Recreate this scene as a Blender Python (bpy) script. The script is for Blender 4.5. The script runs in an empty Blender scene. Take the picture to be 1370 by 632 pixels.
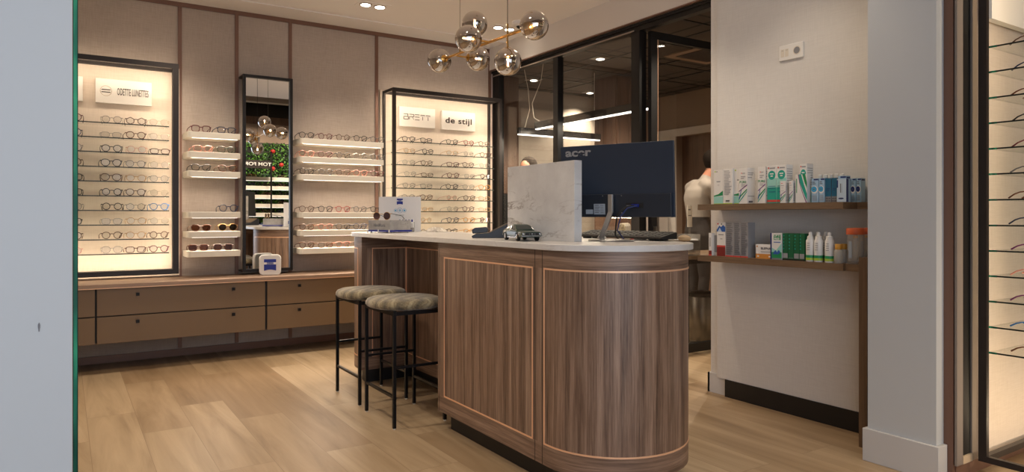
import bpy, bmesh, math, random
from mathutils import Vector, Matrix, Euler
R = math.radians; PI = math.pi
rnd = random.Random(7)
SC = bpy.context.scene; COL = SC.collection

# ------------------------------------------------------------------ materials
def s2l(c):
    f = lambda v: v/12.92 if v <= .04045 else ((v+.055)/1.055)**2.4
    return tuple(f(v/255) for v in c)
MAT = {}
def base(name):
    m = bpy.data.materials.new(name); m.use_nodes = True
    nt = m.node_tree; b = nt.nodes['Principled BSDF']; MAT[name] = m
    return m, nt, b
def pbr(name, rgb, rough=.5, metal=0., spec=.5, coat=0., trans=0., alpha=1., sheen=0.):
    m, nt, b = base(name)
    b.inputs['Base Color'].default_value = (*s2l(rgb), 1); b.inputs['Roughness'].default_value = rough
    b.inputs['Metallic'].default_value = metal; b.inputs['Specular IOR Level'].default_value = spec
    b.inputs['Coat Weight'].default_value = coat; b.inputs['Transmission Weight'].default_value = trans
    b.inputs['Alpha'].default_value = alpha; b.inputs['Sheen Weight'].default_value = sheen
    return m
def emit(name, rgb, s):
    m = bpy.data.materials.new(name); m.use_nodes = True; nt = m.node_tree; nt.nodes.clear()
    e = nt.nodes.new('ShaderNodeEmission'); o = nt.nodes.new('ShaderNodeOutputMaterial')
    e.inputs[0].default_value = (*rgb, 1); e.inputs[1].default_value = s
    nt.links.new(e.outputs[0], o.inputs[0]); MAT[name] = m; return m
def coords(nt, scale, out='Object', rot=(0,0,0)):
    tc = nt.nodes.new('ShaderNodeTexCoord'); mp = nt.nodes.new('ShaderNodeMapping')
    mp.inputs['Scale'].default_value = scale; mp.inputs['Rotation'].default_value = rot
    nt.links.new(tc.outputs[out], mp.inputs[0]); return mp.outputs[0]
def noise(nt, vec, scale=1, detail=4, rough=.5, dist=0):
    n = nt.nodes.new('ShaderNodeTexNoise'); n.inputs['Scale'].default_value = scale
    n.inputs['Detail'].default_value = detail; n.inputs['Roughness'].default_value = rough
    n.inputs['Distortion'].default_value = dist; nt.links.new(vec, n.inputs['Vector']); return n.outputs[0]
def ramp(nt, fac, stops):
    r = nt.nodes.new('ShaderNodeValToRGB'); els = r.color_ramp.elements
    while len(els) < len(stops): els.new(.5)
    for e, (p, c) in zip(els, stops): e.position = p; e.color = (*s2l(c), 1)
    nt.links.new(fac, r.inputs[0]); return r.outputs[0]
def mixc(nt, fac, a, b, mode='MIX'):
    m = nt.nodes.new('ShaderNodeMix'); m.data_type = 'RGBA'; m.blend_type = mode
    for s, v in ((m.inputs[0], fac), (m.inputs[6], a), (m.inputs[7], b)):
        if hasattr(v, 'node'): nt.links.new(v, s)
        else: s.default_value = v
    return m.outputs[2]
def bump(nt, b, h, strength=.2, dist=.01):
    n = nt.nodes.new('ShaderNodeBump'); n.inputs['Strength'].default_value = strength
    n.inputs['Distance'].default_value = dist; nt.links.new(h, n.inputs['Height']); nt.links.new(n.outputs[0], b.inputs['Normal'])

def wood(name, stops, gscale, rough=.42, zones=None):
    m, nt, b = base(name)
    def g(sc):
        v = coords(nt, sc)
        big = noise(nt, v, 1.0, 3, .55, .6); fine = noise(nt, v, 6.0, 4, .7)
        return mixc(nt, .5, ramp(nt, big, stops), ramp(nt, fine, stops))
    c = g(gscale)
    if zones:
        c2 = g((gscale[2], gscale[2], gscale[0]))
        tc = nt.nodes.new('ShaderNodeTexCoord'); sp = nt.nodes.new('ShaderNodeSeparateXYZ')
        nt.links.new(tc.outputs['Object'], sp.inputs[0])
        gt = nt.nodes.new('ShaderNodeMath'); gt.operation = 'GREATER_THAN'; gt.inputs[1].default_value = zones[1]
        lt = nt.nodes.new('ShaderNodeMath'); lt.operation = 'LESS_THAN'; lt.inputs[1].default_value = zones[0]
        ad = nt.nodes.new('ShaderNodeMath'); ad.operation = 'ADD'
        nt.links.new(sp.outputs[2], gt.inputs[0]); nt.links.new(sp.outputs[2], lt.inputs[0])
        nt.links.new(gt.outputs[0], ad.inputs[0]); nt.links.new(lt.outputs[0], ad.inputs[1])
        c = mixc(nt, ad.outputs[0], c, c2)
    nt.links.new(c, b.inputs['Base Color']); b.inputs['Roughness'].default_value = rough
    return m
WAL = [(.3,(56,42,33)),(.42,(102,79,65)),(.54,(140,113,95)),(.72,(180,153,133))]
wood('walnut_island', WAL, (26,26,.75), .40, (.178,.888))
wood('walnut_shelf', [(.3,(76,58,42)),(.5,(108,86,64)),(.75,(136,110,84))], (26,1.2,26), .45)
wood('walnut_upright', [(.3,(70,54,40)),(.5,(98,77,58)),(.75,(122,98,76))], (26,26,1.), .45)
wood('walnut_dark', [(.3,(70,50,38)),(.5,(98,72,56)),(.75,(120,92,74))], (14,14,.7), .5)
def fabric_wall(name, a, c):
    m, nt, b = base(name)
    v1 = noise(nt, coords(nt, (260,260,12)), 1, 2); v2 = noise(nt, coords(nt, (12,12,260)), 1, 2)
    big = noise(nt, coords(nt, (2,2,2)), 1, 2)
    f = mixc(nt, .5, ramp(nt, v1, [(.3,a),(.7,c)]), ramp(nt, v2, [(.3,a),(.7,c)]))
    f = mixc(nt, .25, f, ramp(nt, big, [(.3,a),(.7,c)]))
    nt.links.new(f, b.inputs['Base Color']); b.inputs['Roughness'].default_value = .85; b.inputs['Specular IOR Level'].default_value = .2
fabric_wall('wall_fabric', (166,153,142), (192,179,168))
fabric_wall('panel_fabric', (214,198,180), (232,218,202))
fabric_wall('cream_wall', (206,203,199), (221,218,214))
pbr('ceiling_white', (236,234,234), .9, spec=.1)
pbr('paint_white', (200,198,196), .7, spec=.25)
pbr('paint_cool', (194,197,199), .5, spec=.35)
pbr('header_white', (212,205,198), .8)
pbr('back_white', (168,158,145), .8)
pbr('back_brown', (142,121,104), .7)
pbr('trim_bronze', (122,90,75), .4, .2)
pbr('copper', (246,198,160), .36, .4)
pbr('brass', (190,148,82), .25, 1.)
pbr('frame_dark', (50,44,42), .42, .3)
pbr('frame_black', (24,22,22), .4, .3)
pbr('black', (16,15,15), .55)
pbr('black_metal', (20,20,22), .38, .5)
pbr('plinth_black', (20,17,16), .5)
pbr('taupe', (122,100,76), .42, .12)
pbr('taupe_top', (158,132,112), .38, .1)
pbr('shelf_white', (232,226,212), .4)
pbr('sign_white', (240,236,228), .5)
pbr('ink', (62,52,46), .5)
pbr('letter_grey', (176,180,186), .3, .6)
pbr('grey_strip', (140,128,118), .6)
pbr('cream_strip', (214,190,158), .6)
pbr('white_plastic', (226,224,220), .35)
pbr('off_white', (214,206,192), .45)
pbr('navy', (18,38,140), .4)
pbr('monitor_back', (40,50,66), .42, .1)  # blue cast of daylight put into the base colour
pbr('monitor_low', (31,38,50), .42, .1)
pbr('aluminium', (176,174,172), .32, .8)
pbr('label_paper', (150,160,172), .6)
pbr('green_edge_dark', (6,30,22), .5, 0, .2)
m, nt, b = base('green_edge'); nt.links.new(ramp(nt, noise(nt, coords(nt, (40,40,5)), 1, 3), [(.35,(10,58,44)),(.55,(26,112,84)),(.7,(60,170,120))]), b.inputs['Base Color']); b.inputs['Roughness'].default_value = .4; b.inputs['Specular IOR Level'].default_value = .2
pbr('shelf_edge', (26,36,31), .3, 0, .4)
pbr('paper', (232,232,234), .5)
pbr('cloth', (224,216,204), .9, sheen=.4)
pbr('phone', (40,46,56), .42)
pbr('phone_face', (128,112,92), .5)
pbr('car_green', (24,52,36), .3, 0, .4, coat=.4)
pbr('car_glass', (70,74,70), .08, .2)
pbr('chrome', (190,190,192), .2, 1.)
pbr('rubber', (18,18,18), .7)
pbr('steel', (122,117,110), .33, .9)
pbr('shirt', (148,139,130), .85)
pbr('trouser', (38,32,30), .85)
pbr('skin', (168,112,86), .55)
pbr('hair', (30,24,20), .9, spec=.1)
pbr('leather', (24,18,16), .4)
pbr('leaf', (44,92,24), .5)
pbr('leaf_pale', (96,150,44), .5)  # paler leaf green, dealt out to the leaves at random
pbr('apple', (170,40,36), .35)
pbr('jar_clear', (214,208,200), .15, 0, .5, alpha=.22)
pbr('bottle_clear', (206,202,192), .3, 0, .5, alpha=.45)
pbr('orange_lid', (200,92,48), .45)
pbr('yellow_cap', (206,150,58), .4)
pbr('acrylic', (150,146,140), .1, 0, .6, alpha=.4)
pbr('smudge', (120,118,122), .8)
pbr('tan', (190,158,118), .5)
emit('led', (1,.86,.66), 2.5); emit('led_cool', (1,.93,.84), 2.8); emit('spot_disc', (1,.9,.75), 14)
emit('filament', (1,.62,.28), 16); emit('bulb_glow', (1,.66,.3), 3.2); emit('led_green', (.05,.6,.4), 1.0); emit('led_red', (1,.05,.02), 1.2)
def bake_colors():
    for n, c in dict(c_white=(228,226,222), c_cream=(216,208,196), c_grey=(128,128,132), c_greytext=(150,150,152), c_teal=(20,158,140), c_tealpale=(150,206,196),
        c_green=(24,140,84), c_dgreen=(10,92,56), c_lime=(170,196,60), c_red=(206,66,58), c_purple=(120,72,130), c_blue=(40,92,170), c_pale=(158,190,214),
        c_sky=(60,160,206), c_navy=(20,42,104), c_dteal=(14,92,124), c_orange=(206,138,62), c_dred=(126,34,30), c_ice=(192,210,226), c_text=(90,90,94), c_lid=(222,220,214)).items():
        pbr(n, c, .45)
bake_colors()
def marble(name, a, c, vein, vs, amt):
    m, nt, b = base(name)
    n = noise(nt, coords(nt, (7,7,7)), 1, 6, .6); col = ramp(nt, n, [(.3,a),(.7,c)])
    w = noise(nt, coords(nt, (vs*.5,vs*.55,vs*1.9), rot=(.6,.0,.0)), 1, 6, .62, .6)
    vr = nt.nodes.new('ShaderNodeValToRGB'); e = vr.color_ramp.elements
    e[0].position = .475; e[0].color = (0,0,0,1); e[1].position = .5; e[1].color = (1,1,1,1)
    e2 = vr.color_ramp.elements.new(.515); e2.color = (0,0,0,1)
    nt.links.new(w, vr.inputs[0])
    patch = nt.nodes.new('ShaderNodeMath'); patch.operation = 'MULTIPLY'
    pn = noise(nt, coords(nt, (5,5,5)), 1, 3); pr = nt.nodes.new('ShaderNodeMapRange')
    pr.inputs[1].default_value = .42; pr.inputs[2].default_value = .68; pr.inputs[4].default_value = amt
    nt.links.new(pn, pr.inputs[0]); nt.links.new(pr.outputs[0], patch.inputs[0]); nt.links.new(vr.outputs[0], patch.inputs[1])
    nt.links.new(mixc(nt, patch.outputs[0], col, (*s2l(vein),1)), b.inputs['Base Color']); b.inputs['Roughness'].default_value = .32
marble('counter_stone', (206,203,200), (222,220,218), (160,152,148), 6, .5)
marble('marble', (204,202,202), (228,227,226), (120,106,98), 5.5, 1.)
marble('grey_stone', (132,131,131), (186,184,183), (80,76,74), 30, .7)
def floor_mat():
    m, nt, b = base('oak_floor')
    v = coords(nt, (1,1,1), rot=(0,0,PI/2)); v.node.inputs['Location'].default_value = (.3,-.106,0)
    br = nt.nodes.new('ShaderNodeTexBrick'); nt.links.new(v, br.inputs['Vector'])
    br.offset = .37; br.offset_frequency = 2; br.squash = 1
    br.inputs['Color1'].default_value = (.0,.0,.0,1); br.inputs['Color2'].default_value = (1,1,1,1)
    br.inputs['Mortar'].default_value = (.45,.45,.45,1); br.inputs['Scale'].default_value = 1
    br.inputs['Mortar Size'].default_value = .0012; br.inputs['Mortar Smooth'].default_value = .3
    br.inputs['Brick Width'].default_value = 1.22; br.inputs['Row Height'].default_value = .23
    # per-plank offset of the grain
    va = nt.nodes.new('ShaderNodeVectorMath'); va.operation = 'MULTIPLY_ADD'
    cv = nt.nodes.new('ShaderNodeCombineXYZ'); nt.links.new(br.outputs[0], cv.inputs[1])
    va.inputs[1].default_value = (0,7,0); va.inputs[2].default_value = (0,0,0)
    nt.links.new(cv.outputs[0], va.inputs[0])
    add = nt.nodes.new('ShaderNodeVectorMath'); add.operation = 'ADD'
    nt.links.new(coords(nt, (9,.8,1)), add.inputs[0]); nt.links.new(va.outputs[0], add.inputs[1])
    g = noise(nt, add.outputs[0], 1, 5, .6, .7)
    col = ramp(nt, g, [(.25,(140,119,95)),(.42,(166,145,118)),(.6,(182,161,134)),(.8,(196,177,152))])
    tint = ramp(nt, br.outputs[0], [(0,(212,200,186)),(.5,(242,236,226)),(1,(255,252,246))])
    c = mixc(nt, 1., col, tint, 'MULTIPLY')
    dark = mixc(nt, br.outputs[1], c, (*s2l((96,70,46)),1))
    fin = mixc(nt, .55, c, dark)
    nt.links.new(fin, b.inputs['Base Color']); b.inputs['Roughness'].default_value = .42
    b.inputs['Specular IOR Level'].default_value = .35
    bump(nt, b, g, .08, .004)
floor_mat()
def tile_ceiling():
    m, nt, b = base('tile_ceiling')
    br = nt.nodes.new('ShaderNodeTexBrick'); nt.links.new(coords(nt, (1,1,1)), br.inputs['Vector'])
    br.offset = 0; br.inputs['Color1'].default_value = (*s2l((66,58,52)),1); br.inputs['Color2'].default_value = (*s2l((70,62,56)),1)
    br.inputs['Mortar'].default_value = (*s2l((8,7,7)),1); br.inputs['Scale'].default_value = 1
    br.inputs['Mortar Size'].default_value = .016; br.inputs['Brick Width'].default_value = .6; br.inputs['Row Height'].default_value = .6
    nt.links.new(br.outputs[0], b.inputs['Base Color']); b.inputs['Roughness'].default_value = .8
tile_ceiling()
def hide_mat():
    m, nt, b = base('cowhide')
    wv = nt.nodes.new('ShaderNodeTexWave'); wv.inputs['Scale'].default_value = 2.6; wv.inputs['Distortion'].default_value = 8; wv.inputs['Detail'].default_value = 2.5; wv.inputs['Detail Scale'].default_value = 1.3; nt.links.new(coords(nt, (1.2,3.2,1.5), rot=(0,0,.45)), wv.inputs['Vector']); n = wv.outputs[1]
    f = noise(nt, coords(nt, (120,120,120)), 1, 2)
    c = ramp(nt, n, [(.0,(70,59,38)),(.25,(108,94,64)),(.5,(134,118,86)),(.8,(116,101,70)),(1,(166,153,120))])
    nt.links.new(mixc(nt, .25, c, ramp(nt, f, [(.3,(70,60,44)),(.7,(180,170,146))])), b.inputs['Base Color'])
    b.inputs['Roughness'].default_value = .8; b.inputs['Sheen Weight'].default_value = .35; bump(nt, b, f, .3, .003)
hide_mat()
def globe_mat():
    m, nt, b = base('smoked_glass'); o = nt.nodes['Material Output']
    t = nt.nodes.new('ShaderNodeBsdfTransparent'); t.inputs[0].default_value = (.40,.36,.34,1)
    g = nt.nodes.new('ShaderNodeBsdfGlossy'); g.inputs['Roughness'].default_value = .015; g.inputs[0].default_value = (.9,.86,.82,1)
    l = nt.nodes.new('ShaderNodeLayerWeight'); l.inputs[0].default_value = .35
    mr = nt.nodes.new('ShaderNodeMapRange'); mr.inputs[3].default_value = .36; mr.inputs[4].default_value = .98
    nt.links.new(l.outputs[1], mr.inputs[0])
    mx = nt.nodes.new('ShaderNodeMixShader'); nt.links.new(mr.outputs[0], mx.inputs[0])
    nt.links.new(t.outputs[0], mx.inputs[1]); nt.links.new(g.outputs[0], mx.inputs[2]); nt.links.new(mx.outputs[0], o.inputs[0])
globe_mat()
def thin_glass(name, tint, refl):
    m, nt, b = base(name); o = nt.nodes['Material Output']
    t = nt.nodes.new('ShaderNodeBsdfTransparent'); t.inputs[0].default_value = (*tint,1)
    g = nt.nodes.new('ShaderNodeBsdfGlossy'); g.inputs['Roughness'].default_value = .01
    f = nt.nodes.new('ShaderNodeFresnel'); f.inputs[0].default_value = 1.45
    mr = nt.nodes.new('ShaderNodeMapRange'); mr.inputs[3].default_value = 0; mr.inputs[4].default_value = refl
    nt.links.new(f.outputs[0], mr.inputs[0])
    mx = nt.nodes.new('ShaderNodeMixShader'); nt.links.new(mr.outputs[0], mx.inputs[0])
    nt.links.new(t.outputs[0], mx.inputs[1]); nt.links.new(g.outputs[0], mx.inputs[2]); nt.links.new(mx.outputs[0], o.inputs[0])
thin_glass('pane', (.97,.97,.96), .12); thin_glass('shelf_glass', (.97,.98,.97), .2); thin_glass('lens_clear', (.93,.93,.93), .45)
thin_glass('lens_brown', (.48,.31,.23), .2); thin_glass('lens_grey', (.26,.23,.19), .2); thin_glass('lens_violet', (.30,.22,.24), 1.5)
m, nt, b = base('mirror'); b.inputs['Metallic'].default_value = 1; b.inputs['Roughness'].default_value = .0; b.inputs['Base Color'].default_value = (.86,.86,.85,1)
def radial_lens():
    pass

# ------------------------------------------------------------------ geometry helpers
class MB:
    def __init__(s): s.v = []; s.f = []; s.m = []; s.mats = []
    def mi(s, m):
        if m not in s.mats: s.mats.append(m)
        return s.mats.index(m)
    def face(s, pts, m):
        i = len(s.v); s.v += [tuple(p) for p in pts]; s.f.append(tuple(range(i, i+len(pts)))); s.m.append(s.mi(m)); return s
    def box(s, x0, x1, y0, y1, z0, z1, m):
        i = len(s.v); k = s.mi(m)
        s.v += [(x,y,z) for z in (z0,z1) for y in (y0,y1) for x in (x0,x1)]
        for f in ((0,2,3,1),(4,5,7,6),(0,1,5,4),(2,6,7,3),(0,4,6,2),(1,3,7,5)):
            s.f.append(tuple(i+q for q in f)); s.m.append(k)
        return s
    def obox(s, c, ax, hx, hy, hz, m):           # oriented box; ax = 3 unit axes
        i = len(s.v); k = s.mi(m); c = Vector(c); A = [Vector(a) for a in ax]
        for z in (-hz,hz):
            for y in (-hy,hy):
                for x in (-hx,hx): s.v.append(tuple(c+A[0]*x+A[1]*y+A[2]*z))
        for f in ((0,2,3,1),(4,5,7,6),(0,1,5,4),(2,6,7,3),(0,4,6,2),(1,3,7,5)):
            s.f.append(tuple(i+q for q in f)); s.m.append(k)
        return s
    def prism(s, poly, lo, hi, m, axis='z', mtop=None):
        def P(a, b, c): return {'z':(a,b,c), 'y':(a,c,b), 'x':(c,a,b)}[axis]
        i = len(s.v); n = len(poly); k = s.mi(m)
        s.v += [P(a,b,lo) for a,b in poly] + [P(a,b,hi) for a,b in poly]
        s.f.append(tuple(i+n-1-q for q in range(n))); s.m.append(k)
        s.f.append(tuple(i+n+q for q in range(n))); s.m.append(s.mi(mtop) if mtop else k)
        for q in range(n):
            r = (q+1) % n; s.f.append((i+q,i+r,i+n+r,i+n+q)); s.m.append(k)
        return s
    def tube(s, pts, r, m, seg=8, closed=False, flat=1.):
        pts = [Vector(p) for p in pts]; n = len(pts); k = s.mi(m); i0 = len(s.v)
        rr = r if isinstance(r, (list,tuple)) else [r]*n
        up = None
        for q, p in enumerate(pts):
            a = pts[(q-1) % n] if (closed or q > 0) else p; c = pts[(q+1) % n] if (closed or q < n-1) else p
            t = (c-a).normalized()
            if up is None:
                up = Vector((0,0,1)) if abs(t.z) < .9 else Vector((1,0,0))
            u = (up - t*up.dot(t))
            if u.length < 1e-4: u = t.orthogonal()
            u.normalize(); w = t.cross(u); up = u
            for j in range(seg):
                an = 2*PI*j/seg; s.v.append(tuple(p + u*math.cos(an)*rr[q] + w*math.sin(an)*rr[q]*flat))
        rng = n if closed else n-1
        for q in range(rng):
            a = i0+q*seg; c = i0+((q+1) % n)*seg
            for j in range(seg):
                l = (j+1) % seg; s.f.append((a+j,a+l,c+l,c+j)); s.m.append(k)
        if not closed:
            s.f.append(tuple(i0+seg-1-j for j in range(seg))); s.m.append(k)
            s.f.append(tuple(i0+(n-1)*seg+j for j in range(seg))); s.m.append(k)
        return s
    def lathe(s, prof, c, m, seg=20, sx=1., sy=1., ax='z'):
        i0 = len(s.v); k = s.mi(m)
        for r, h in prof:
            for j in range(seg):
                a = 2*PI*j/seg; p = (r*math.cos(a)*sx, r*math.sin(a)*sy, h)
                if ax == 'y': p = (p[0], p[2], p[1])
                if ax == 'x': p = (p[2], p[0], p[1])
                s.v.append((c[0]+p[0], c[1]+p[1], c[2]+p[2]))
        for q in range(len(prof)-1):
            for j in range(seg):
                l = (j+1) % seg; a = i0+q*seg
                s.f.append((a+j,a+l,a+seg+l,a+seg+j)); s.m.append(k)
        s.f.append(tuple(i0+seg-1-j for j in range(seg))); s.m.append(k)
        s.f.append(tuple(i0+(len(prof)-1)*seg+j for j in range(seg))); s.m.append(k)
        return s
    def ball(s, c, r, m, seg=20, rings=12, sq=(1,1,1)):
        pr = [(max(1e-4, r*math.sin(PI*q/rings)), -r*math.cos(PI*q/rings)*sq[2]) for q in range(rings+1)]
        return s.lathe(pr, c, m, seg, sq[0], sq[1])
    def mesh(s, name, off=(0,0,0), smooth=None):
        me = bpy.data.meshes.new(name)
        me.from_pydata([(x-off[0], y-off[1], z-off[2]) for x,y,z in s.v], [], s.f)
        for k in s.mats: me.materials.append(MAT[k])
        for p, k in zip(me.polygons, s.m): p.material_index = k
        bm = bmesh.new(); bm.from_mesh(me); bmesh.ops.recalc_face_normals(bm, faces=bm.faces); bm.to_mesh(me); bm.free()
        if smooth is not None:
            for p in me.polygons: p.use_smooth = True
            me.set_sharp_from_angle(angle=R(smooth))
        return me
    def build(s, name, parent=None, smooth=None, bevel=0, local=False, at=None):
        off = (0,0,0)
        if parent is not None and not local:
            p = parent; off = [0,0,0]
            while p is not None:
                off = [a+b_ for a,b_ in zip(off, p.location)]; p = p.parent
        if at is not None: off = at
        o = bpy.data.objects.new(name, s.mesh(name, off, smooth)); COL.objects.link(o)
        if parent is not None: o.parent = parent
        if at is not None: o.location = at
        if bevel:
            md = o.modifiers.new('bevel','BEVEL'); md.width = bevel; md.segments = 2; md.limit_method = 'ANGLE'; md.angle_limit = R(40)
        return o
def tag(o, label=None, cat=None, group=None, kind=None):
    if label: o['label'] = label
    if cat: o['category'] = cat
    if group: o['group'] = group
    if kind: o['kind'] = kind
    return o
def empty(name, loc, rz=0, **k):
    o = bpy.data.objects.new(name, None); COL.objects.link(o); o.location = loc; o.rotation_euler = (0,0,rz)
    o.empty_display_size = .05
    return tag(o, **k)
def structure(mb, name, smooth=None, bevel=0):
    return tag(mb.build(name, None, smooth, bevel), kind='structure')
def copy_tree(o, parent=None):
    c = o.copy(); COL.objects.link(c)
    if parent is not None: c.parent = parent
    for ch in list(o.children): copy_tree(ch, c)
    return c
def lettering(s, h, m, parent, loc, rot, name='lettering', sx=1., depth=.0008, bold=0., spacing=1., center=True):
    cu = bpy.data.curves.new('lettering','FONT'); cu.body = s; cu.size = h*1.4; cu.extrude = depth; cu.offset = bold
    cu.align_x = 'CENTER' if center else 'LEFT'; cu.align_y = 'CENTER'; cu.space_character = spacing
    t = bpy.data.objects.new('tmp', cu); COL.objects.link(t)
    bpy.context.view_layer.update()
    me = bpy.data.meshes.new_from_object(t.evaluated_get(bpy.context.evaluated_depsgraph_get()))
    bpy.data.objects.remove(t); me.materials.clear(); me.materials.append(MAT[m])
    o = bpy.data.objects.new(name, me); COL.objects.link(o); o.scale = (sx,1,1); o.rotation_euler = rot; o.parent = parent
    o.location = loc; return o
FY = (PI/2,0,0)            # lettering facing -Y
def area(name, loc, rot, sx, sy, e, col=(1,.79,.58), parent=None):
    l = bpy.data.lights.new(name,'AREA'); l.shape = 'RECTANGLE'; l.size = sx; l.size_y = sy; l.energy = e; l.color = col
    o = bpy.data.objects.new(name, l); COL.objects.link(o); o.location = loc; o.rotation_euler = rot; return o
def spot(loc, e, ang=100, col=(1,.84,.66), blend=.7, r=.03, tgt=None):
    l = bpy.data.lights.new('spot_beam','SPOT'); l.energy = e; l.spot_size = R(ang); l.spot_blend = blend; l.color = col; l.shadow_soft_size = r
    o = bpy.data.objects.new('spot_beam', l); COL.objects.link(o); o.location = loc
    if tgt: o.rotation_euler = (Vector(tgt)-Vector(loc)).to_track_quat('-Z','Y').to_euler()
    return o

# ------------------------------------------------------------------ setting
YW, ZC = 6.02, 2.79
structure(MB().box(-3,6.6,-2.4,7,-.05,0,'oak_floor'), 'floor')
structure(MB().box(-1.3,3.66,YW,YW+.12,0,ZC,'wall_fabric'), 'wall_back')
structure(MB().box(-1.3,3.75,1.62,YW+.12,ZC,ZC+.1,'ceiling_white').box(-1.3,3.61,5.71,YW,ZC-.008,ZC,'ceiling_white'), 'ceiling')
structure(MB().box(-1.3,3.75,1.5,1.62,ZC,3.3,'ceiling_white'), 'beam_front')
structure(MB().box(-1.3,3.605,YW-.012,YW,2.748,ZC,'trim_bronze'), 'trim_1')
n = 2
for x in (-.25, .769, 1.193, 1.626, 2.406, 3.612):
    structure(MB().box(x-.014,x+.014,YW-.012,YW,0.06,2.75,'trim_bronze'), 'trim_%d' % n); n += 1
structure(MB().box(-1.3,3.62,YW-.016,YW,0,.055,'trim_bronze'), 'baseboard_back')
structure(MB().box(3.605,3.80,2.92,YW,2.56,ZC,'header_white'), 'wall_header')
structure(MB().box(3.60,3.62,2.92,YW,2.553,2.562,'trim_bronze'), 'trim_%d' % n); n += 1
# product wall and its panel
structure(MB().box(3.41,3.75,1.70,2.985,0,ZC,'cream_wall'), 'wall_right')
structure(MB().box(3.385,3.41,1.76,2.915,.105,ZC,'cream_wall'), 'wall_right_panel')
structure(MB().box(3.378,3.41,1.76,2.85,0,.105,'plinth_black'), 'baseboard_right')
structure(MB().box(3.397,3.41,2.85,3.0,0,.12,'paint_white').box(3.397,3.75,2.985,3.0,0,.12,'paint_white'), 'baseboard_right_end')
# pier between the shop and the front area
structure(MB().box(3.04,3.75,1.468,1.76,0,3.3,'paint_cool'), 'wall_pier')
structure(MB().prism([(3.024,1.452),(3.099,1.452),(3.099,1.468),(3.04,1.468),(3.04,1.76),(3.375,1.76),(3.375,1.776),(3.024,1.776)],0,.145,'paint_white'), 'baseboard_pier', bevel=.002)
structure(MB().box(3.75,6.6,1.44,1.62,0,3.3,'cream_wall').box(3.125,3.75,1.44,1.468,0,3.3,'cream_wall'), 'wall_front_right')
structure(MB().box(3.10,3.120,1.432,1.4675,0,3.3,'trim_bronze'), 'trim_%d' % n); n += 1
structure(MB().box(3.1205,6.6,1.428,1.4395,0,.055,'trim_bronze'), 'baseboard_front_right')
# white panel with a thick green glass edge close to the camera
structure(MB().box(-1.6,.0128,1.47,1.60,0,3.3,'paint_cool'), 'wall_left')
structure(MB().box(.0128,.0136,1.472,1.59,0,3.3,'off_white').box(.0136,.0150,1.474,1.59,0,3.3,'green_edge_dark').box(.0150,.0208,1.472,1.59,0,3.3,'green_edge').box(.0208,.0220,1.474,1.59,0,3.3,'green_edge_dark'), 'window_1')
sm = MB(); sm.prism([(-.036+.0016*math.cos(a)*(1+.3*math.sin(3*a)), .905+.008*math.sin(a)) for a in [2*PI*k/12 for k in range(12)]], 1.4688, 1.4705, 'smudge', 'y')
tag(sm.build('scuff_mark'), 'small faint grey scuff mark on the pale foreground panel'.replace('foreground ',''), 'mark')
# outer shop area (seen in the mirror)
structure(MB().box(-3,-1.3,1.5,1.62,0,3.3,'paint_white'), 'wall_front_left')
structure(MB().box(-1.42,-1.3,1.62,6.14,0,ZC+.1,'cream_wall'), 'wall_left_side')
structure(MB().box(-3.1,-3,-2.4,1.62,0,3.3,'paint_white'), 'wall_side')
structure(MB().box(6.6,6.7,-2.4,7,0,3.3,'back_brown'), 'wall_side_far')
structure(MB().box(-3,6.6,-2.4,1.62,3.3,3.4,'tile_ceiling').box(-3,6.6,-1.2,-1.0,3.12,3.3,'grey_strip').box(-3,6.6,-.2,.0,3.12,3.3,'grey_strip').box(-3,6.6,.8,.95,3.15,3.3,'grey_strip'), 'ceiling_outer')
structure(MB().box(1.9,6.6,-2.2,-2.1,0,2.86,'back_brown').box(1.9,6.6,-2.2,-2.07,2.86,3.0,'walnut_dark').box(1.9,6.6,-2.2,-2.1,3.0,3.3,'frame_black'), 'wall_street')
w2 = MB()
w2.box(-3,1.9,-2.2,-2.1,0,.25,'frame_dark').box(-3,1.9,-2.2,-2.1,2.75,3.3,'frame_dark')
for x in (-3,-1.4,.2,1.84): w2.box(x,x+.06,-2.2,-2.1,.25,2.75,'frame_dark')
W2 = structure(w2, 'window_2')
MB().box(-3,1.9,-2.155,-2.15,.25,2.75,'pane').build('pane', W2)
# back room
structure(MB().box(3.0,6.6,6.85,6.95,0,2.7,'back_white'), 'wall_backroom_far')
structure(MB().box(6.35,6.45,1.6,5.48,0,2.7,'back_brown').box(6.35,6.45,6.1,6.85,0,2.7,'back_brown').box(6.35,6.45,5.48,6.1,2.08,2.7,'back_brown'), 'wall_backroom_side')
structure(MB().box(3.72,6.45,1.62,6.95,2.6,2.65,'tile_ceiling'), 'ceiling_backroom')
cg = MB()
for k in range(5): cg.box(3.78+.6*k-.012,3.78+.6*k+.012,1.62,6.85,2.594,2.6,'black')
for k in range(9): cg.box(3.72,6.35,1.95+.6*k-.012,1.95+.6*k+.012,2.594,2.6,'black')
structure(cg, 'ceiling_backroom_grid')
d1 = MB(); d1.box(6.33,6.35,5.40,5.48,0,2.17,'header_white').box(6.33,6.35,6.1,6.19,0,2.17,'header_white').box(6.33,6.35,5.48,6.1,2.08,2.17,'header_white').box(6.33,6.35,6.19,6.44,2.08,2.17,'header_white')
D1 = structure(d1, 'door_1')
MB().box(6.32,6.35,6.19,6.44,0,2.08,'header_white').build('door_leaf', D1)
structure(MB().box(6.46,6.55,4.8,6.3,0,2.3,'walnut_dark'), 'wall_beyond')
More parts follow.
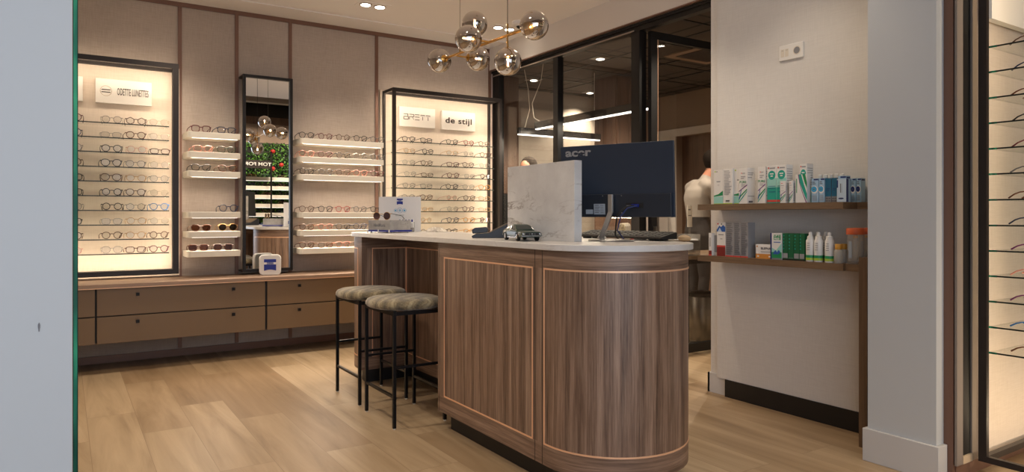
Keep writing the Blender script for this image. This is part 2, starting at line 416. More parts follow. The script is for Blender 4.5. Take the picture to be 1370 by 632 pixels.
# black glazed partition
P = 3.68
win = structure(MB().box(P-.03,P+.03,2.99,YW,2.50,2.56,'frame_black').box(P-.045,P-.03,2.99,YW,2.535,2.556,'black').box(P-.038,P-.03,3.94,YW,2.502,2.512,'grey_strip')
    .box(P-.03,P+.03,5.90,YW,0,2.5,'frame_black').box(P-.03,P+.03,4.915,4.985,0,2.5,'frame_black').box(P-.03,P+.04,3.885,3.975,0,2.5,'frame_black').box(P-.03,P+.03,3.975,4.915,0,.05,'frame_black').box(P-.03,P+.03,4.985,5.90,0,.05,'frame_black'), 'window_3')
MB().box(P-.004,P+.004,3.975,4.915,.05,2.5,'pane').build('pane', win)
MB().box(P-.004,P+.004,4.985,5.90,.05,2.5,'pane').build('pane', win)
dd = structure(MB().box(3.73,3.79,3.84,3.875,.02,2.5,'black').box(3.79,4.62,3.84,3.875,2.44,2.5,'black').box(3.79,4.62,3.84,3.875,.02,.09,'black').box(4.57,4.62,3.84,3.875,.09,2.44,'black')
    .box(3.795,3.80,3.838,3.84,.05,2.44,'copper'), 'door_2')
MB().box(3.79,4.57,3.853,3.861,.09,2.44,'pane').build('pane', dd)
MB().box(3.745,3.775,3.80,3.84,.98,1.02,'steel').tube([(3.76,3.80,.9),(3.76,3.80,1.3)],.009,'steel').build('door_handle', dd)

# ------------------------------------------------------------------ credenza
cr = empty('wall_credenza', (1.1,5.78,0), label='long taupe wall-hung drawer credenza running under the glasses displays', cat='credenza')
MB().box(-1.0,3.55,5.60,YW,.21,.598,'taupe').box(-.98,3.53,5.598,5.60,.215,.594,'black').box(-1.0,3.55,5.66,YW,.20,.21,'black').build('body', cr)
MB().box(-1.0,3.56,5.565,YW,.598,.624,'taupe_top').build('top', cr, bevel=.002)
MB().box(-1.0,3.56,5.563,5.570,.594,.599,'copper').build('edge_strip', cr)
knobs = {(-.95,.185):(.0,), (.19,1.321):(.441,1.082), (1.329,2.46):(1.578,2.21), (2.466,3.54):(2.72,3.30)}
for (x0,x1), ks in knobs.items():
    for z0,z1 in ((.404,.592),(.212,.397)):
        dr = MB().box(x0+.004,x1-.004,5.580,5.598,z0,z1-.001,'taupe').build('drawer', cr, bevel=.0015)
        for kx in ks:
            zk = z0+.142
            MB().box(kx-.011,kx+.011,5.558,5.572,zk-.011,zk+.011,'black_metal').box(kx-.004,kx+.004,5.57,5.582,zk-.004,zk+.004,'black_metal').build('knob', dr)

# ------------------------------------------------------------------ eyeglasses
def outline(shape, n=20):
    pts = []
    for k in range(n):
        a = 2*PI*k/n; c, s_ = math.cos(a), math.sin(a)
        w, h, e = dict(round=(.0225,.0215,2), panto=(.0245,.0215,2.3), square=(.0262,.0190,3.6), rect=(.0265,.0165,3.2), cat=(.0262,.0195,2.5), aviator=(.0270,.0225,2.3), hex=(.0245,.021,2.))[shape]
        x = w*math.copysign(abs(c)**(2/e), c); z = h*math.copysign(abs(s_)**(2/e), s_)
        if shape in ('panto','aviator') and z < 0: x *= 1-.22*(-z/h)
        if shape == 'cat': z += .004*max(0,x/w)*(1 if z > 0 else 0); x *= 1-.12*max(0,-z/h)
        if shape == 'hex':
            q = 6; aa = (a+PI/6) % (PI/3)-PI/6; rr = math.cos(PI/6)/math.cos(aa)*1.08; x = w*rr*c; z = h*rr*s_
        if shape == 'square' and z < 0: x *= 1-.07*(-z/h)
        pts.append((x, z, h))
    return pts
GC = dict(black=(30,26,26), tortoise=(96,54,30), brown=(88,60,44), gold=(196,150,92), silver=(150,146,140), rose=(206,140,124), red=(150,44,42), blue=(54,110,170), navy=(34,44,72), green=(58,66,50), amber=(214,150,60), clear=(206,190,166), purple=(110,44,96), grey=(96,94,96), burgundy=(96,34,42), teal=(60,120,120))
for k, c in GC.items(): pbr('fr_'+k, c, .3, .55 if k in ('gold','silver') else 0., alpha=.75 if k == 'clear' else 1)
_gm = {}
def glass_meshes(shape, th):
    th = th*1.28
    if (shape, th) in _gm: return _gm[(shape, th)]
    ol = outline(shape); h = ol[0][2]; zc = h+th*1.1; cx = .0355
    fm = MB()
    lens = MB()
    for sgn in (-1,1):
        loop = [(sgn*(cx+x), .0025*abs(x)/.02, zc+z) for x,z,_ in ol]
        fm.tube(loop, th, 'black', 6, True)
    zb = zc+h*.35
    fm.tube([(-.0135,0,zb),(-.006,-.002,zb+.003),(.006,-.002,zb+.003),(.0135,0,zb)], th*1.05, 'black', 6)
    for sgn in (-1,1):
        fm.tube([(sgn*(cx+.022),.001,zc+h*.55),(sgn*.067,.006,zc+h*.6)], th*1.3, 'black', 6)
    L = []
    for sgn in (-1,1):
        lm = MB(); lm.prism([(sgn*(cx+x), zc+z) for x,z,_ in ol], .0004, .0016, 'lens_clear', 'y'); L.append(lm.mesh('lens'))
    T = []
    zt = zc+h*.6
    for sgn in (-1,1):
        tm = MB(); tm.tube([(sgn*.067,.006,zt),(sgn*.069,.03,zt-.003),(sgn*.069,.095,zt*.72),(sgn*.067,.115,zt*.52),(sgn*.063,.138,max(th,.0035))], [th*.9,th*.9,th*.9,th*1.1,th*1.3], 'black', 6)
        T.append(tm.mesh('temple', smooth=50))
    r = (fm.mesh('frame_front', smooth=50), L, T); _gm[(shape, th)] = r; return r
def place_glasses(x, y, z, rz, shape, col, th, label, group, lens='lens_clear', temple=None, name='eyeglasses', scale=1., sc3=None):
    f, L, T = glass_meshes(shape, th)
    root = empty(name, (x,y,z+.0006), rz, label=label, cat='glasses', group=group); root.scale = sc3 or (scale,)*3
    def part(nm, me, mat):
        o = bpy.data.objects.new(nm, me); COL.objects.link(o); o.parent = root
        if nm == 'frame_front' or True:
            o.material_slots[0].link = 'OBJECT'; o.material_slots[0].material = MAT[mat]
        return o
    part('frame_front', f, 'fr_'+col)
    for l in L: part('lens', l, lens)
    for t in T: part('temple', t, 'fr_'+(temple or col))
    return root
ORD = ['top','second','third','fourth','fifth','sixth','seventh','eighth','ninth','tenth']
CW = dict(black='black', tortoise='tortoiseshell', brown='brown', gold='thin gold', silver='thin silver', rose='pink', red='red', blue='blue', navy='navy', green='dark green', amber='amber', clear='clear', purple='purple', grey='grey', burgundy='burgundy', teal='teal')
SW = dict(round='round', panto='rounded', square='square', rect='rectangular', cat='cat-eye', aviator='aviator', hex='six-sided')

# ------------------------------------------------------------------ lit display cabinets
SHZ = [1.775-.1055*k for k in range(10)]
def cabinet(x0, x1, label, zb=.665, post=.034, shelves=True, sh=None):
    yf = 5.74; zt = 2.24
    r = empty('display_cabinet', ((x0+x1)/2, YW, zb), label=label, cat='display cabinet')
    f = MB(); d = .028
    for x in (x0, x1-post): f.box(x,x+post,yf,yf+d,zb,zt,'frame_dark')
    f.box(x0+post,x1-post,yf,yf+d,zt-.036,zt,'frame_dark').box(x0+post,x1-post,yf,yf+d,zb,zb+.036,'frame_dark')
    for x in (x0, x1-.02):
        f.box(x,x+.02,yf+d,YW-.06,zt-.025,zt,'frame_dark').box(x,x+.02,yf+d,YW-.06,zb,zb+.025,'frame_dark')
        f.box(x,x+.02,YW-.06,YW-.035,zb,zt,'frame_dark')
    f.box(x0+.02,x1-.02,YW-.06,YW-.035,zt-.025,zt,'frame_dark').box(x0+.02,x1-.02,YW-.06,YW-.035,zb,zb+.025,'frame_dark')
    f.build('frame', r)
    MB().box(x0-.02,x1+.035,YW-.034,YW-.001,zb-.03,zt+.012,'panel_fabric').build('back_panel', r, bevel=.002)
    # light strips tucked inside the front bars
    s = MB()
    s.box(x0+post,x1-post,yf+d+.001,yf+d+.006,zt-.03,zt-.012,'led').box(x0+post,x1-post,yf+d+.001,yf+d+.006,zb+.012,zb+.03,'led')
    for x in (x0+.012, x1-.02): s.box(x,x+.008,yf+d+.001,yf+d+.006,zb+.05,zt-.05,'led')
    s.build('light_strip', r)
    w = x1-x0-2*post; cx = (x0+x1)/2
    area('cabinet_light',(cx,yf+.045,zt-.04),(R(50),0,0),w,.012,2.2*w*LK)
    area('cabinet_light',(cx,yf+.045,zb+.04),(R(130),0,0),w,.012,3.6*w*LK)
    for x,ry in ((x0+.04,-60),(x1-.045,60)):
        o = area('cabinet_light',(x,yf+.045,(zb+zt)/2),(R(90),0,R(ry*.7)),.012,zt-zb-.1,3.2*LK)
    for z in (sh or SHZ):
        g = MB().box(x0+.004,x1-.06,5.80,5.975,z-.006,z,'shelf_glass').box(x0+.004,x1-.06,5.796,5.80,z-.0075,z,'shelf_edge').build('glass_shelf', r)
    return r
LK = .5
cabL = cabinet(-.9, .728, 'wide lit black-framed cabinet of rimmed glasses above the first long drawers', post=.042)
cabR = cabinet(2.452, 3.588, 'lit black-framed cabinet of glasses behind the stone counter', post=.028)
gl = [  # per shelf, four visible pairs: shape, colour
 [('panto','burgundy'),('panto','grey'),('hex','brown'),('panto','clear')],
 [('panto','navy'),('rect','silver'),('panto','tortoise'),('panto','clear')],
 [('round','grey'),('panto','black'),('panto','rose'),('rect','brown')],
 [('round','brown'),('aviator','black'),('panto','grey'),('hex','clear')],
 [('square','black'),('aviator','brown'),('panto','gold'),('panto','silver')],
 [('square','black'),('round','black'),('panto','brown'),('hex','clear')],
 [('round','grey'),('round','black'),('hex','grey'),('panto','blue')],
 [('square','black'),('square','silver'),('panto','gold'),('hex','clear')],
 [('round','brown'),('panto','brown'),('panto','gold'),('round','brown')],
 [('hex','rose'),('aviator','silver'),('square','tortoise'),('panto','burgundy')]]
fromm = ['nearest the mirror','second from the mirror','third from the mirror','fourth from the mirror','fifth from the mirror']
for i, row in enumerate(gl):
    for j, (sh, c) in enumerate(row):
        th = .0012 if c in ('gold','silver','clear','grey','rose') else .0019
        x = (.047,.293,.450,.606)[j] + rnd.uniform(-.004,.004)
        place_glasses(x, 5.825, SHZ[i], R(rnd.uniform(-5,5)), sh, c, th,
            '%s %s glasses %s on %s glass shelf above the long drawers' % (CW[c], SW[sh], fromm[3-j], ORD[i]), 'glasses in the lit cabinet above the drawers', sc3=(1.03,1,1.1))
gr = [
 [('panto','black'),('square','black'),('round','green'),('panto','red'),('round','brown')],
 [('panto','gold'),('panto','black'),('panto','gold'),('round','silver'),('round','brown')],
 [('round','silver'),('round','brown'),('square','burgundy'),('panto','brown'),('round','silver')],
 [('panto','silver'),('rect','brown'),('round','burgundy'),('square','silver'),('panto','black')],
 [('panto','grey'),('square','grey'),('round','black'),('panto','silver'),('panto','amber')],
 [('panto','grey'),('panto','tortoise'),('round','rose'),('round','brown'),('square','gold')],
 [('rect','brown'),('rect','gold'),('round','silver'),('round','burgundy'),('rect','gold')],
 [('panto','grey'),('round','gold'),('round','navy'),('round','amber'),('round','brown')],
 [('round','brown'),('round','grey'),('round','black'),('square','amber'),('round','brown')]]
for i, row in enumerate(gr):
    for j, (sh, c) in enumerate(row):
        th = .0013 if c in ('gold','silver','grey','rose') else .0021
        place_glasses((2.646,2.826,3.092,3.269,3.444)[j]+rnd.uniform(-.01,.01), 5.825, SHZ[i], R(rnd.uniform(-8,14)), sh, c, th,
            '%s %s glasses %s on %s glass shelf of cabinet behind counter' % (CW[c], SW[sh], fromm[j], ORD[i]), 'glasses in the lit cabinet behind the counter')
# signs on the back panels
def sign(x0, x1, z0, z1, label):
    o = empty('brand_sign', ((x0+x1)/2, YW-.034, (z0+z1)/2), label=label, cat='sign', group='white signs in the lit cabinets')
    MB().box(x0,x1,YW-.064,YW-.034,z0,z1,'sign_white').build('board', o, bevel=.001); return o
sg = sign(.198,.566,1.938,2.116,'white sign with a round striped emblem in the cabinet above the drawers')
lettering('ODETTE LUNETTES', .052, 'ink', sg, (.058,-.031,-.002), FY, sx=.31, bold=.0005, spacing=1.08)
em = MB(); em.tube([(-.118+.037*math.cos(a),-.0305,.037*math.sin(a)) for a in [2*PI*k/24 for k in range(24)]], .0009, 'brass', 6, True)
for dz in (.009,-.009): em.box(-.147,-.089,-.0315,-.0295,dz-.0032,dz+.0032,'ink')
em.build('emblem', sg, local=True)
sign(-.25,.118,1.938,2.116,'white sign partly hidden behind the pale glass-edged panel')
sg = sign(2.605,2.972,1.933,2.114,'white sign with thin outlined capitals in the cabinet behind the counter')
bt = MB(); ph = .046                         # hairline letters B R E T T
def bar(x0, z0, x1, z1, w=.0052):
    if z0 == z1: bt.box(x0,x1,-.032,-.0295,z0-w/2,z0+w/2,'ink')
    else: bt.box(x0-w/2,x0+w/2,-.032,-.0295,min(z0,z1),max(z0,z1),'ink')
X = [-.140,-.083,-.026,.030,.086]; W = .046; H2 = .024
for z in (-H2,0.002,H2): bar(X[0],z,X[0]+W,z)
bar(X[0],-H2,X[0],-.003); bar(X[0]+W,-H2,X[0]+W,.002); bar(X[0]+W-.004,.006,X[0]+W-.004,H2)
bar(X[1],H2,X[1]+W,H2); bar(X[1]+W,.002,X[1]+W,H2); bar(X[1],0.002,X[1]+W,0.002); bar(X[1],-H2,X[1],.002); bt.face([(X[1]+W*.55,-.0318,.001),(X[1]+W*.65,-.0318,.001),(X[1]+W+.002,-.0318,-H2),(X[1]+W-.003,-.0318,-H2)],'ink')
for z in (-H2,0.002,H2): bar(X[2],z,X[2]+W,z)
for k in (3,4): bar(X[k],H2,X[k]+W,H2); bar(X[k],.014,X[k]+W,.014,.002); bar(X[k]+W/2,-H2,X[k]+W/2,.008)
bt.build('lettering', sg, local=True)
sg = sign(3.045,3.41,1.932,2.113,'white sign with bold rounded lowercase letters in the cabinet behind the counter')
lettering('de stijl', .054, 'ink', sg, (.0,-.031,-.004), FY, sx=1.34, bold=.0016, spacing=1.08)

# ------------------------------------------------------------------ white floating shelves
def fshelf(x0, x1, zt, lit, label, group, e):
    y0 = 5.765; th = .046; r_ = .03
    r = empty('floating_shelf', ((x0+x1)/2, YW, zt-th), label=label, cat='shelf', group=group)
    poly = [(x1,YW-.001),(x0,YW-.001)] + [(x0+r_-r_*math.cos(a), y0+r_-r_*math.sin(a)) for a in [R(q) for q in range(0,91,15)]] + [(x1,y0)]
    MB().prism(poly, zt-th, zt, 'shelf_white').build('shelf_board', r, bevel=.002, smooth=40)
    if lit:
        MB().box(x0+.035,x1-.02,y0+.012,y0+.024,zt-th-.0015,zt-th+.001,'led_cool').build('light_strip', r)
        area('shelf_light',((x0+x1)/2,y0+.05,zt-th-.006),(R(-18),0,0),x1-x0-.06,.02,e,(1,.83,.66))
    return r
S_Z = [1.745,1.592,1.445,1.130,.980,.829]
for i, z in enumerate(S_Z):
    fshelf(.789,1.171,z,i < 5,'short white wall shelf, %s down, between drawer-side cabinet and mirror' % ORD[i],'short white shelves', 1.0*LK*2)
    fshelf(1.640,2.373,z,i < 5,'long white wall shelf, %s down, between mirror and counter-side cabinet' % ORD[i],'long white shelves', 2.0*LK*2)
sr = {0:[('square','burgundy',.891),('square','navy',1.076)],1:[('square','rose',.905),('square','green',1.076)],2:[('cat','black',.891),('cat','tortoise',1.085)],
      3:[('panto','navy',1.09)],4:[('cat','tortoise',.89),('aviator','gold',1.085)],5:[('square','tortoise',.872),('square','brown',1.05)]}
for i, row in sr.items():
    for (sh,c,x) in row:
        sun = i >= 4
        lens = ('lens_grey' if c == 'gold' else 'lens_brown') if sun else 'lens_clear'
        place_glasses(x, 5.80, S_Z[i], R(rnd.uniform(-4,8)), sh, c, .0022 if c != 'gold' else .0014,
            '%s %s %s on %s short white shelf, %s' % (CW[c], SW[sh], 'sunglasses' if sun else 'glasses', ORD[i], 'nearer the mirror' if x > 1 else 'farther from mirror'),
            'glasses on the short white shelves', lens, name='sunglasses' if sun else 'eyeglasses', sc3=(1.1,1,1.2))
lr = [[('panto','black'),('round','burgundy'),('round','brown'),('panto','black'),('round','grey')],
      [('panto','rose'),('panto','burgundy'),('round','black'),('round','silver'),('round','grey')],
      [('round','black'),('round','grey'),('panto','brown'),('panto','rose'),('panto','burgundy')],
      [('panto','brown'),('panto','black'),('panto','red'),('round','grey'),('panto','black')],
      [('panto','tortoise'),('round','rose'),('panto','black'),('panto','navy'),('round','brown')],
      [('panto','tortoise'),('square','tortoise'),('panto','rose'),('round','brown'),('panto','black')]]
for i, row in enumerate(lr):
    for j, (sh,c) in enumerate(row):
        place_glasses((1.705,1.862,2.017,2.171,2.326)[j]+rnd.uniform(-.002,.002), 5.80, S_Z[i], R(rnd.uniform(-3,5)), sh, c, .0019,
            '%s %s glasses %s on %s long white shelf' % (CW[c], SW[sh], fromm[j], ORD[i]), 'glasses on the long white shelves', sc3=(1.0,1,1.13))

# ------------------------------------------------------------------ wall mirror
mr = empty('wall_mirror', (1.405,YW,.645), label='tall black-framed mirror between the short and long white shelves', cat='mirror')
mb = MB(); x0,x1,z0,z1 = 1.208,1.602,.648,2.24
mb.box(x0,x0+.022,5.845,5.87,z0,z1,'frame_black').box(x1-.022,x1,5.845,5.87,z0,z1,'frame_black').box(x0+.022,x1-.022,5.845,5.87,z1-.022,z1,'frame_black').box(x0+.022,x1-.022,5.845,5.87,z0,z0+.022,'frame_black')
mb.box(x0,x1,5.87,YW-.001,z1-.012,z1,'frame_black').box(x0,x1,5.87,YW-.001,z0,z0+.012,'frame_black')
mb.build('frame', mr)
MB().box(x0+.02,x1-.02,5.872,5.878,z0+.015,z1-.015,'frame_black').build('backing', mr)
MB().face([(x0+.02,5.866,z0+.02),(x1-.02,5.866,z0+.02),(x1-.02,5.866,z1-.02),(x0+.02,5.866,z1-.02)],'mirror').build('mirror_glass', mr)
# logo block on the credenza
def rrect(w, h, r, n=6):
    pts = []
    for cx, cz, a0 in ((w/2-r,h/2-r,0),(-w/2+r,h/2-r,90),(-w/2+r,-h/2+r,180),(w/2-r,-h/2+r,270)):
        pts += [(cx+r*math.cos(R(a0+90*k/n)), cz+r*math.sin(R(a0+90*k/n))) for k in range(n+1)]
    return pts
def zeiss_logo(parent, w, y, zc, xo=0, name='logo'):
    h = w*1.0
    pts = [(-w/2,h/2),(-w/2,-h/2)] + [(-w/2+w*k/8, -h/2+h*.09*math.sin(PI*k/8)) for k in range(1,8)] + [(w/2,-h/2),(w/2,h/2)]
    lb = MB(); lb.prism([(a+xo,b+zc) for a,b in pts], y-.0015, y, 'navy', 'y'); lo = lb.build(name, parent, local=True)
    wb = MB(); wb.box(xo-w/2,xo+w/2,y-.0022,y-.0014,zc+h*.04,zc+h*.23,'paper'); wb.build('logo_band', parent, local=True)
    lettering('ZEISS', h*.15, 'navy', parent, (xo,y-.0026,zc+h*.135), FY, sx=1.15, bold=w*.008)
zb = empty('logo_block', (1.395,5.745,.624), R(-16), label='white rounded block with a blue square logo standing on the credenza', cat='display block')
MB().prism([(a,b+.083) for a,b in rrect(.166,.166,.032)], -.022, .022, 'white_plastic','y').build('block', zb, local=True, bevel=.006, smooth=50)
zeiss_logo(zb, .092, -.0225, .083)

# ------------------------------------------------------------------ island counter
CXI, RI = 1.954, .324
def plan(d, recess=True, dr=None):
    r = RI-d; pts = []
    Yn, Yf_ = 2.26, 4.41
    for k in range(25):
        a = PI + PI*k/24; pts.append((CXI+r*math.cos(a), Yn+r*math.sin(a)))
    for k in range(25):
        a = PI*k/24; pts.append((CXI+r*math.cos(a), Yf_+r*math.sin(a)))
    if recess:
        e = d if dr is None else dr
        pts += [(CXI-r,4.33+e),(1.945+e,4.33+e),(1.945+e,3.234-e),(CXI-r,3.234-e)]
    return pts
isl = empty('counter_island', (CXI,3.3,0), label='long round-ended walnut service island with thin copper inlay lines', cat='counter')
MB().prism(plan(0), .093, .963, 'walnut_island').build('body', isl, smooth=30)
MB().prism(plan(.05), 0, .093, 'plinth_black').build('plinth', isl, smooth=30)
MB().prism(plan(-.02, False), .963, .988, 'counter_stone').build('worktop', isl, smooth=30, bevel=.002)
def arc(d, y_, lo, hi, n=22):
    r = RI+d; return [(CXI+r*math.cos(R(lo+(hi-lo)*k/n)), y_+r*math.sin(R(lo+(hi-lo)*k/n))) for k in range(n+1)]
def ribbon(path, z0, z1, t, name='inlay'):
    b_ = MB(); k = b_.mi('copper')
    for (xa,ya),(xb,yb) in zip(path, path[1:]):
        d_ = Vector((xb-xa,yb-ya,0)); nn = Vector((-d_.y,d_.x,0)).normalized()*t/2
        b_.v and None
        i = len(b_.v)
        for z in (z0,z1):
            for (x,y) in ((xa,ya),(xb,yb)):
                b_.v += [(x+nn.x,y+nn.y,z),(x-nn.x,y-nn.y,z)]
        for f in ((0,2,3,1),(4,5,7,6),(0,4,6,2),(1,3,7,5),(0,1,5,4),(2,6,7,3)): b_.f.append(tuple(i+q for q in f)); b_.m.append(k)
    return b_.build(name, isl)
def inlay_frame(path, z0=.176, z1=.890, w=.007):
    ribbon(path, z1-w, z1, .003); ribbon(path, z0, z0+w, .003)
    for a, b2 in ((path[0],path[1]),(path[-1],path[-2])):
        d_ = Vector((b2[0]-a[0],b2[1]-a[1])).normalized()*w
        ribbon([a,(a[0]+d_.x,a[1]+d_.y)], z0, z1, .0031)
inlay_frame([(1.63,3.166),(1.63,2.367)])
inlay_frame([(1.63,2.29)]+arc(0,2.26,180,360)+[(2.278,2.29)])
inlay_frame([(1.63,4.395)]+list(reversed(arc(0,4.41,0,180)))+[(2.278,4.395)])
inlay_frame([(1.70,4.33),(1.945,4.33)]); inlay_frame([(1.945,4.33),(1.945,3.30)])
inlay_frame([(2.278,2.40),(2.278,3.30)]); inlay_frame([(2.278,3.37),(2.278,4.30)])
g_ = MB()
for y in (2.352,2.300,3.218): g_.box(1.6292,1.6302,y-.0012,y+.0012,.093,.963,'black')
g_.build('panel_joint', isl)
# marble screen
ms = empty('marble_screen', (1.865,2.63,.988), label='upright veined white marble screen slab standing on the counter by monitor', cat='screen slab')
MB().box(1.845,1.886,2.365,2.90,.988,1.340,'marble').build('slab', ms, bevel=.0015)

# ------------------------------------------------------------------ stools
def stool(cx, cy, label):
    r = empty('bar_stool', (cx,cy,0), label=label, cat='stool', group='bar stools at the counter recess')
    dx, dy, t = .1455, .194, .0085
    for sx in (-1,1):
        for sy in (-1,1):
            l = MB().box(sx*dx-t,sx*dx+t,sy*dy-t,sy*dy+t,.006,.612,'black_metal').build('leg', r, local=True, bevel=.001)
            MB().lathe([(.0075,0),(.0075,.006)],(sx*dx,sy*dy,0),'off_white',10).build('foot_cap', l, local=True)
    t2 = .0065
    for sx in (-1,1):
        MB().box(sx*dx-t2,sx*dx+t2,-dy+t,dy-t,.165-t2,.165+t2,'black_metal').build('footrest' if sx < 0 else 'stretcher', r, local=True)
    for sy in (-1,1):
        MB().box(-dx+t,dx-t,sy*dy-t2,sy*dy+t2,.316-t2,.316+t2,'black_metal').build('stretcher', r, local=True)
    fr = MB()
    for sy in (-1,1): fr.box(-dx+t,dx-t,sy*dy-t,sy*dy+t,.585,.604,'black_metal')
    for sx in (-1,1): fr.box(sx*dx-t,sx*dx+t,-dy+t,dy-t,.585,.604,'black_metal')
    fr.build('seat_frame', r, local=True)
    s = MB(); prof = [(.0,.0),(.86,.0),(.95,.006),(1.0,.02),(1.0,.034),(.96,.05),(.86,.06),(.6,.067),(.3,.069),(.001,.07)]
    n = 40; k = s.mi('cowhide'); i0 = 0
    for rr, h in prof:
        for j in range(n):
            a = 2*PI*j/n; c, q = math.cos(a), math.sin(a); e = 2/2.25
            s.v.append((rr*.206*math.copysign(abs(c)**e,c), rr*.212*math.copysign(abs(q)**e,q), .604+h*.86))
    for q in range(len(prof)-1):
        for j in range(n):
            l = (j+1) % n; s.f.append((q*n+j,q*n+l,(q+1)*n+l,(q+1)*n+j)); s.m.append(k)
    s.f.append(tuple(reversed(range(n)))); s.m.append(k)
    s.build('seat', r, local=True, smooth=60)
    return r
stool(1.583,4.045,'black-legged bar stool with olive hide seat, tucked toward the island far end')
stool(1.575,3.527,'black-legged bar stool with olive hide seat, beside the inlaid walnut front panel')

# ------------------------------------------------------------------ things on the counter
T = .988
RV = Vector((.840,-.542,0)); FV = Vector((.542,.840,0))
mon = empty('computer_monitor', (2.033,2.317,T), math.atan2(-.496,.216), label='dark computer monitor seen from behind on a silver stand', cat='monitor')
# local x runs along the panel (towards its near end), local y = away from the customer side... back faces -y
tl = R(3)
def tilt(b_):
    for i, (x,y,z) in enumerate(b_.v):
        zz = z-.26; b_.v[i] = (x, y*1.0 - zz*math.sin(tl) , .26+zz*math.cos(tl))
    return b_
W2_ = .270
tilt(MB().box(-W2_,W2_,0,.012,.106,.428,'monitor_back').box(-W2_+.01,W2_-.01,-.012,.0,.106,.207,'monitor_low')).build('housing', mon, local=True, bevel=.002)
tilt(MB().box(-W2_+.006,W2_-.006,.012,.0135,.118,.422,'black')).build('screen', mon, local=True)
tilt(MB().box(-.10,-.045,-.0135,-.012,.118,.165,'label_paper').box(-.14,-.105,-.0135,-.012,.12,.14,'label_paper')).build('sticker', mon, local=True)
tx = MB()
for k in range(5): tx.box(-.095,-.075+.004*(k % 2),-.0142,-.0134,.125+.008*k,.128+.008*k,'c_text').box(-.068,-.052,-.0142,-.0134,.125+.008*k,.127+.008*k,'c_text')
tilt(tx).build('sticker_text', mon, local=True)
tilt(MB().box(.055,.135,-.0135,-.011,.145,.168,'black').box(.085,.115,-.024,-.012,.15,.162,'navy').box(.06,.078,-.02,-.012,.15,.158,'c_grey').box(.21,.216,-.0135,-.012,.178,.182,'black')).build('port_panel', mon, local=True)
for sx in (-.055,.035):
    for z in (.125,.2): tilt(MB().box(sx-.002,sx+.002,-.014,-.012,z-.002,z+.002,'chrome')).build('screw', mon, local=True)
st = MB(); c0 = Vector((-.012,-.03,.2)); 
st.obox((-.010,-.022,.165),((1,0,0),(0,1,0),(0,0,1)),.011,.008,.04,'aluminium')
pa, pb = Vector((-.010,-.024,.128)), Vector((-.066,-.004,.012)); dv = (pb-pa); ln = dv.length; dv.normalize(); sx_ = Vector((1,0,0)); sx_ = (sx_-dv*dv.x).normalized()
st.obox((pa+pb)/2, (sx_, dv.cross(sx_), dv), .0105,.007,ln/2+.004,'aluminium')
st.build('stand_neck', mon, local=True, bevel=.0015)
sb = MB(); sb.lathe([(.105,0),(.108,.004),(.104,.008),(.05,.0105),(.02,.011),(.001,.0112)],(-.02,.0,0),'aluminium',32,1.,.62); sb.lathe([(.045,.009),(.022,.014),(.012,.028),(.001,.03)],(-.064,0,0),'aluminium',20,1,.6); sb.build('stand_base', mon, local=True, smooth=50)
lettering('acer', .036, 'letter_grey', mon, (-.180,-.0085,.397), (PI/2+tl,0,0), sx=1.45, bold=.0014)
cb = MB(); cb.tube([(.10,-.02,.156),(.07,-.045,.15),(.035,-.05,.12),(.02,-.035,.07),(.01,-.02,.03),(-.0,.03,.012)],.0035,'black',6)
cb.tube([(.115,-.02,.156),(.08,-.05,.145),(.05,-.05,.11),(.025,-.03,.05),(.03,.03,.006)],.0028,'c_navy',6)
cb.build('cable', mon, local=True, smooth=60)
bx = MB(); cbt = MB().tube([(1.96,2.58,T+.004),(1.99,2.56,T+.010),(2.03,2.60,T+.012),(2.09,2.66,T+.005),(2.12,2.74,T+.004)],.0035,'c_blue',6)
tag(cbt.build('loose_cable', smooth=60), 'loose blue cable lying on the counter behind the marble slab', 'cable')
tag(MB().box(2.115,2.127,2.30,2.312,T,T+.010,'c_red').box(2.118,2.124,2.312,2.34,T,T+.007,'black').build('cable_plug'), 'small red-tipped black plug by the monitor stand', 'plug')
kb = empty('keyboard', (2.24,2.5,T), label='long black keyboard lying behind the silver monitor stand', cat='keyboard')
kk = MB(); kk.prism([(2.192,T+.008),(2.295,T+.008),(2.295,T+.036),(2.290,T+.040),(2.196,T+.018)], 2.20, 2.80, 'black', 'y')
kk.build('body', kb, bevel=.003)
ky = MB()
for a in range(14):
    for q in range(4):
        x = 2.205+q*.022; z = T+.0205+(x-2.196)*.234; y = 2.215+a*.041
        ky.obox((x+.008,y+.017,z),((.973,0,.228),(0,1,0),(-.228,0,.973)),.0085,.016,.0012,'black')
ky.build('keys', kb)
for y in (2.25,2.72): MB().box(2.20,2.23,y,y+.03,T,T+.009,'rubber').box(2.26,2.288,y,y+.03,T,T+.009,'rubber').build('foot', kb)
# computer mouse
ms_ = MB().ball((2.265,2.13,T+.014),.03,'tan',16,10,(.75,1.1,.48)); tag(ms_.build('computer_mouse', smooth=80), 'small beige rounded mouse at the round end of the counter', 'mouse')

# desk phone
ph = empty('desk_phone', (1.722,3.035,T), R(-33), label='dark desk telephone between the model car and the white cloth', cat='telephone')
MB().prism([(-.005,.010),(0,0),(.21,0),(.21,.072),(.196,.080),(.082,.026),(.012,.020)], .0, .15, 'phone','y').build('body', ph, local=True, bevel=.003)
MB().prism([(.088,.031),(.192,.081),(.19,.083),(.086,.033)], .01, .14, 'phone_face','y').build('keypad', ph, local=True)
MB().prism([(.0,.022),(.075,.028),(.078,.05),(.07,.056),(.012,.052),(-.004,.042)], .004, .05, 'phone','y').build('handset', ph, local=True, bevel=.004)

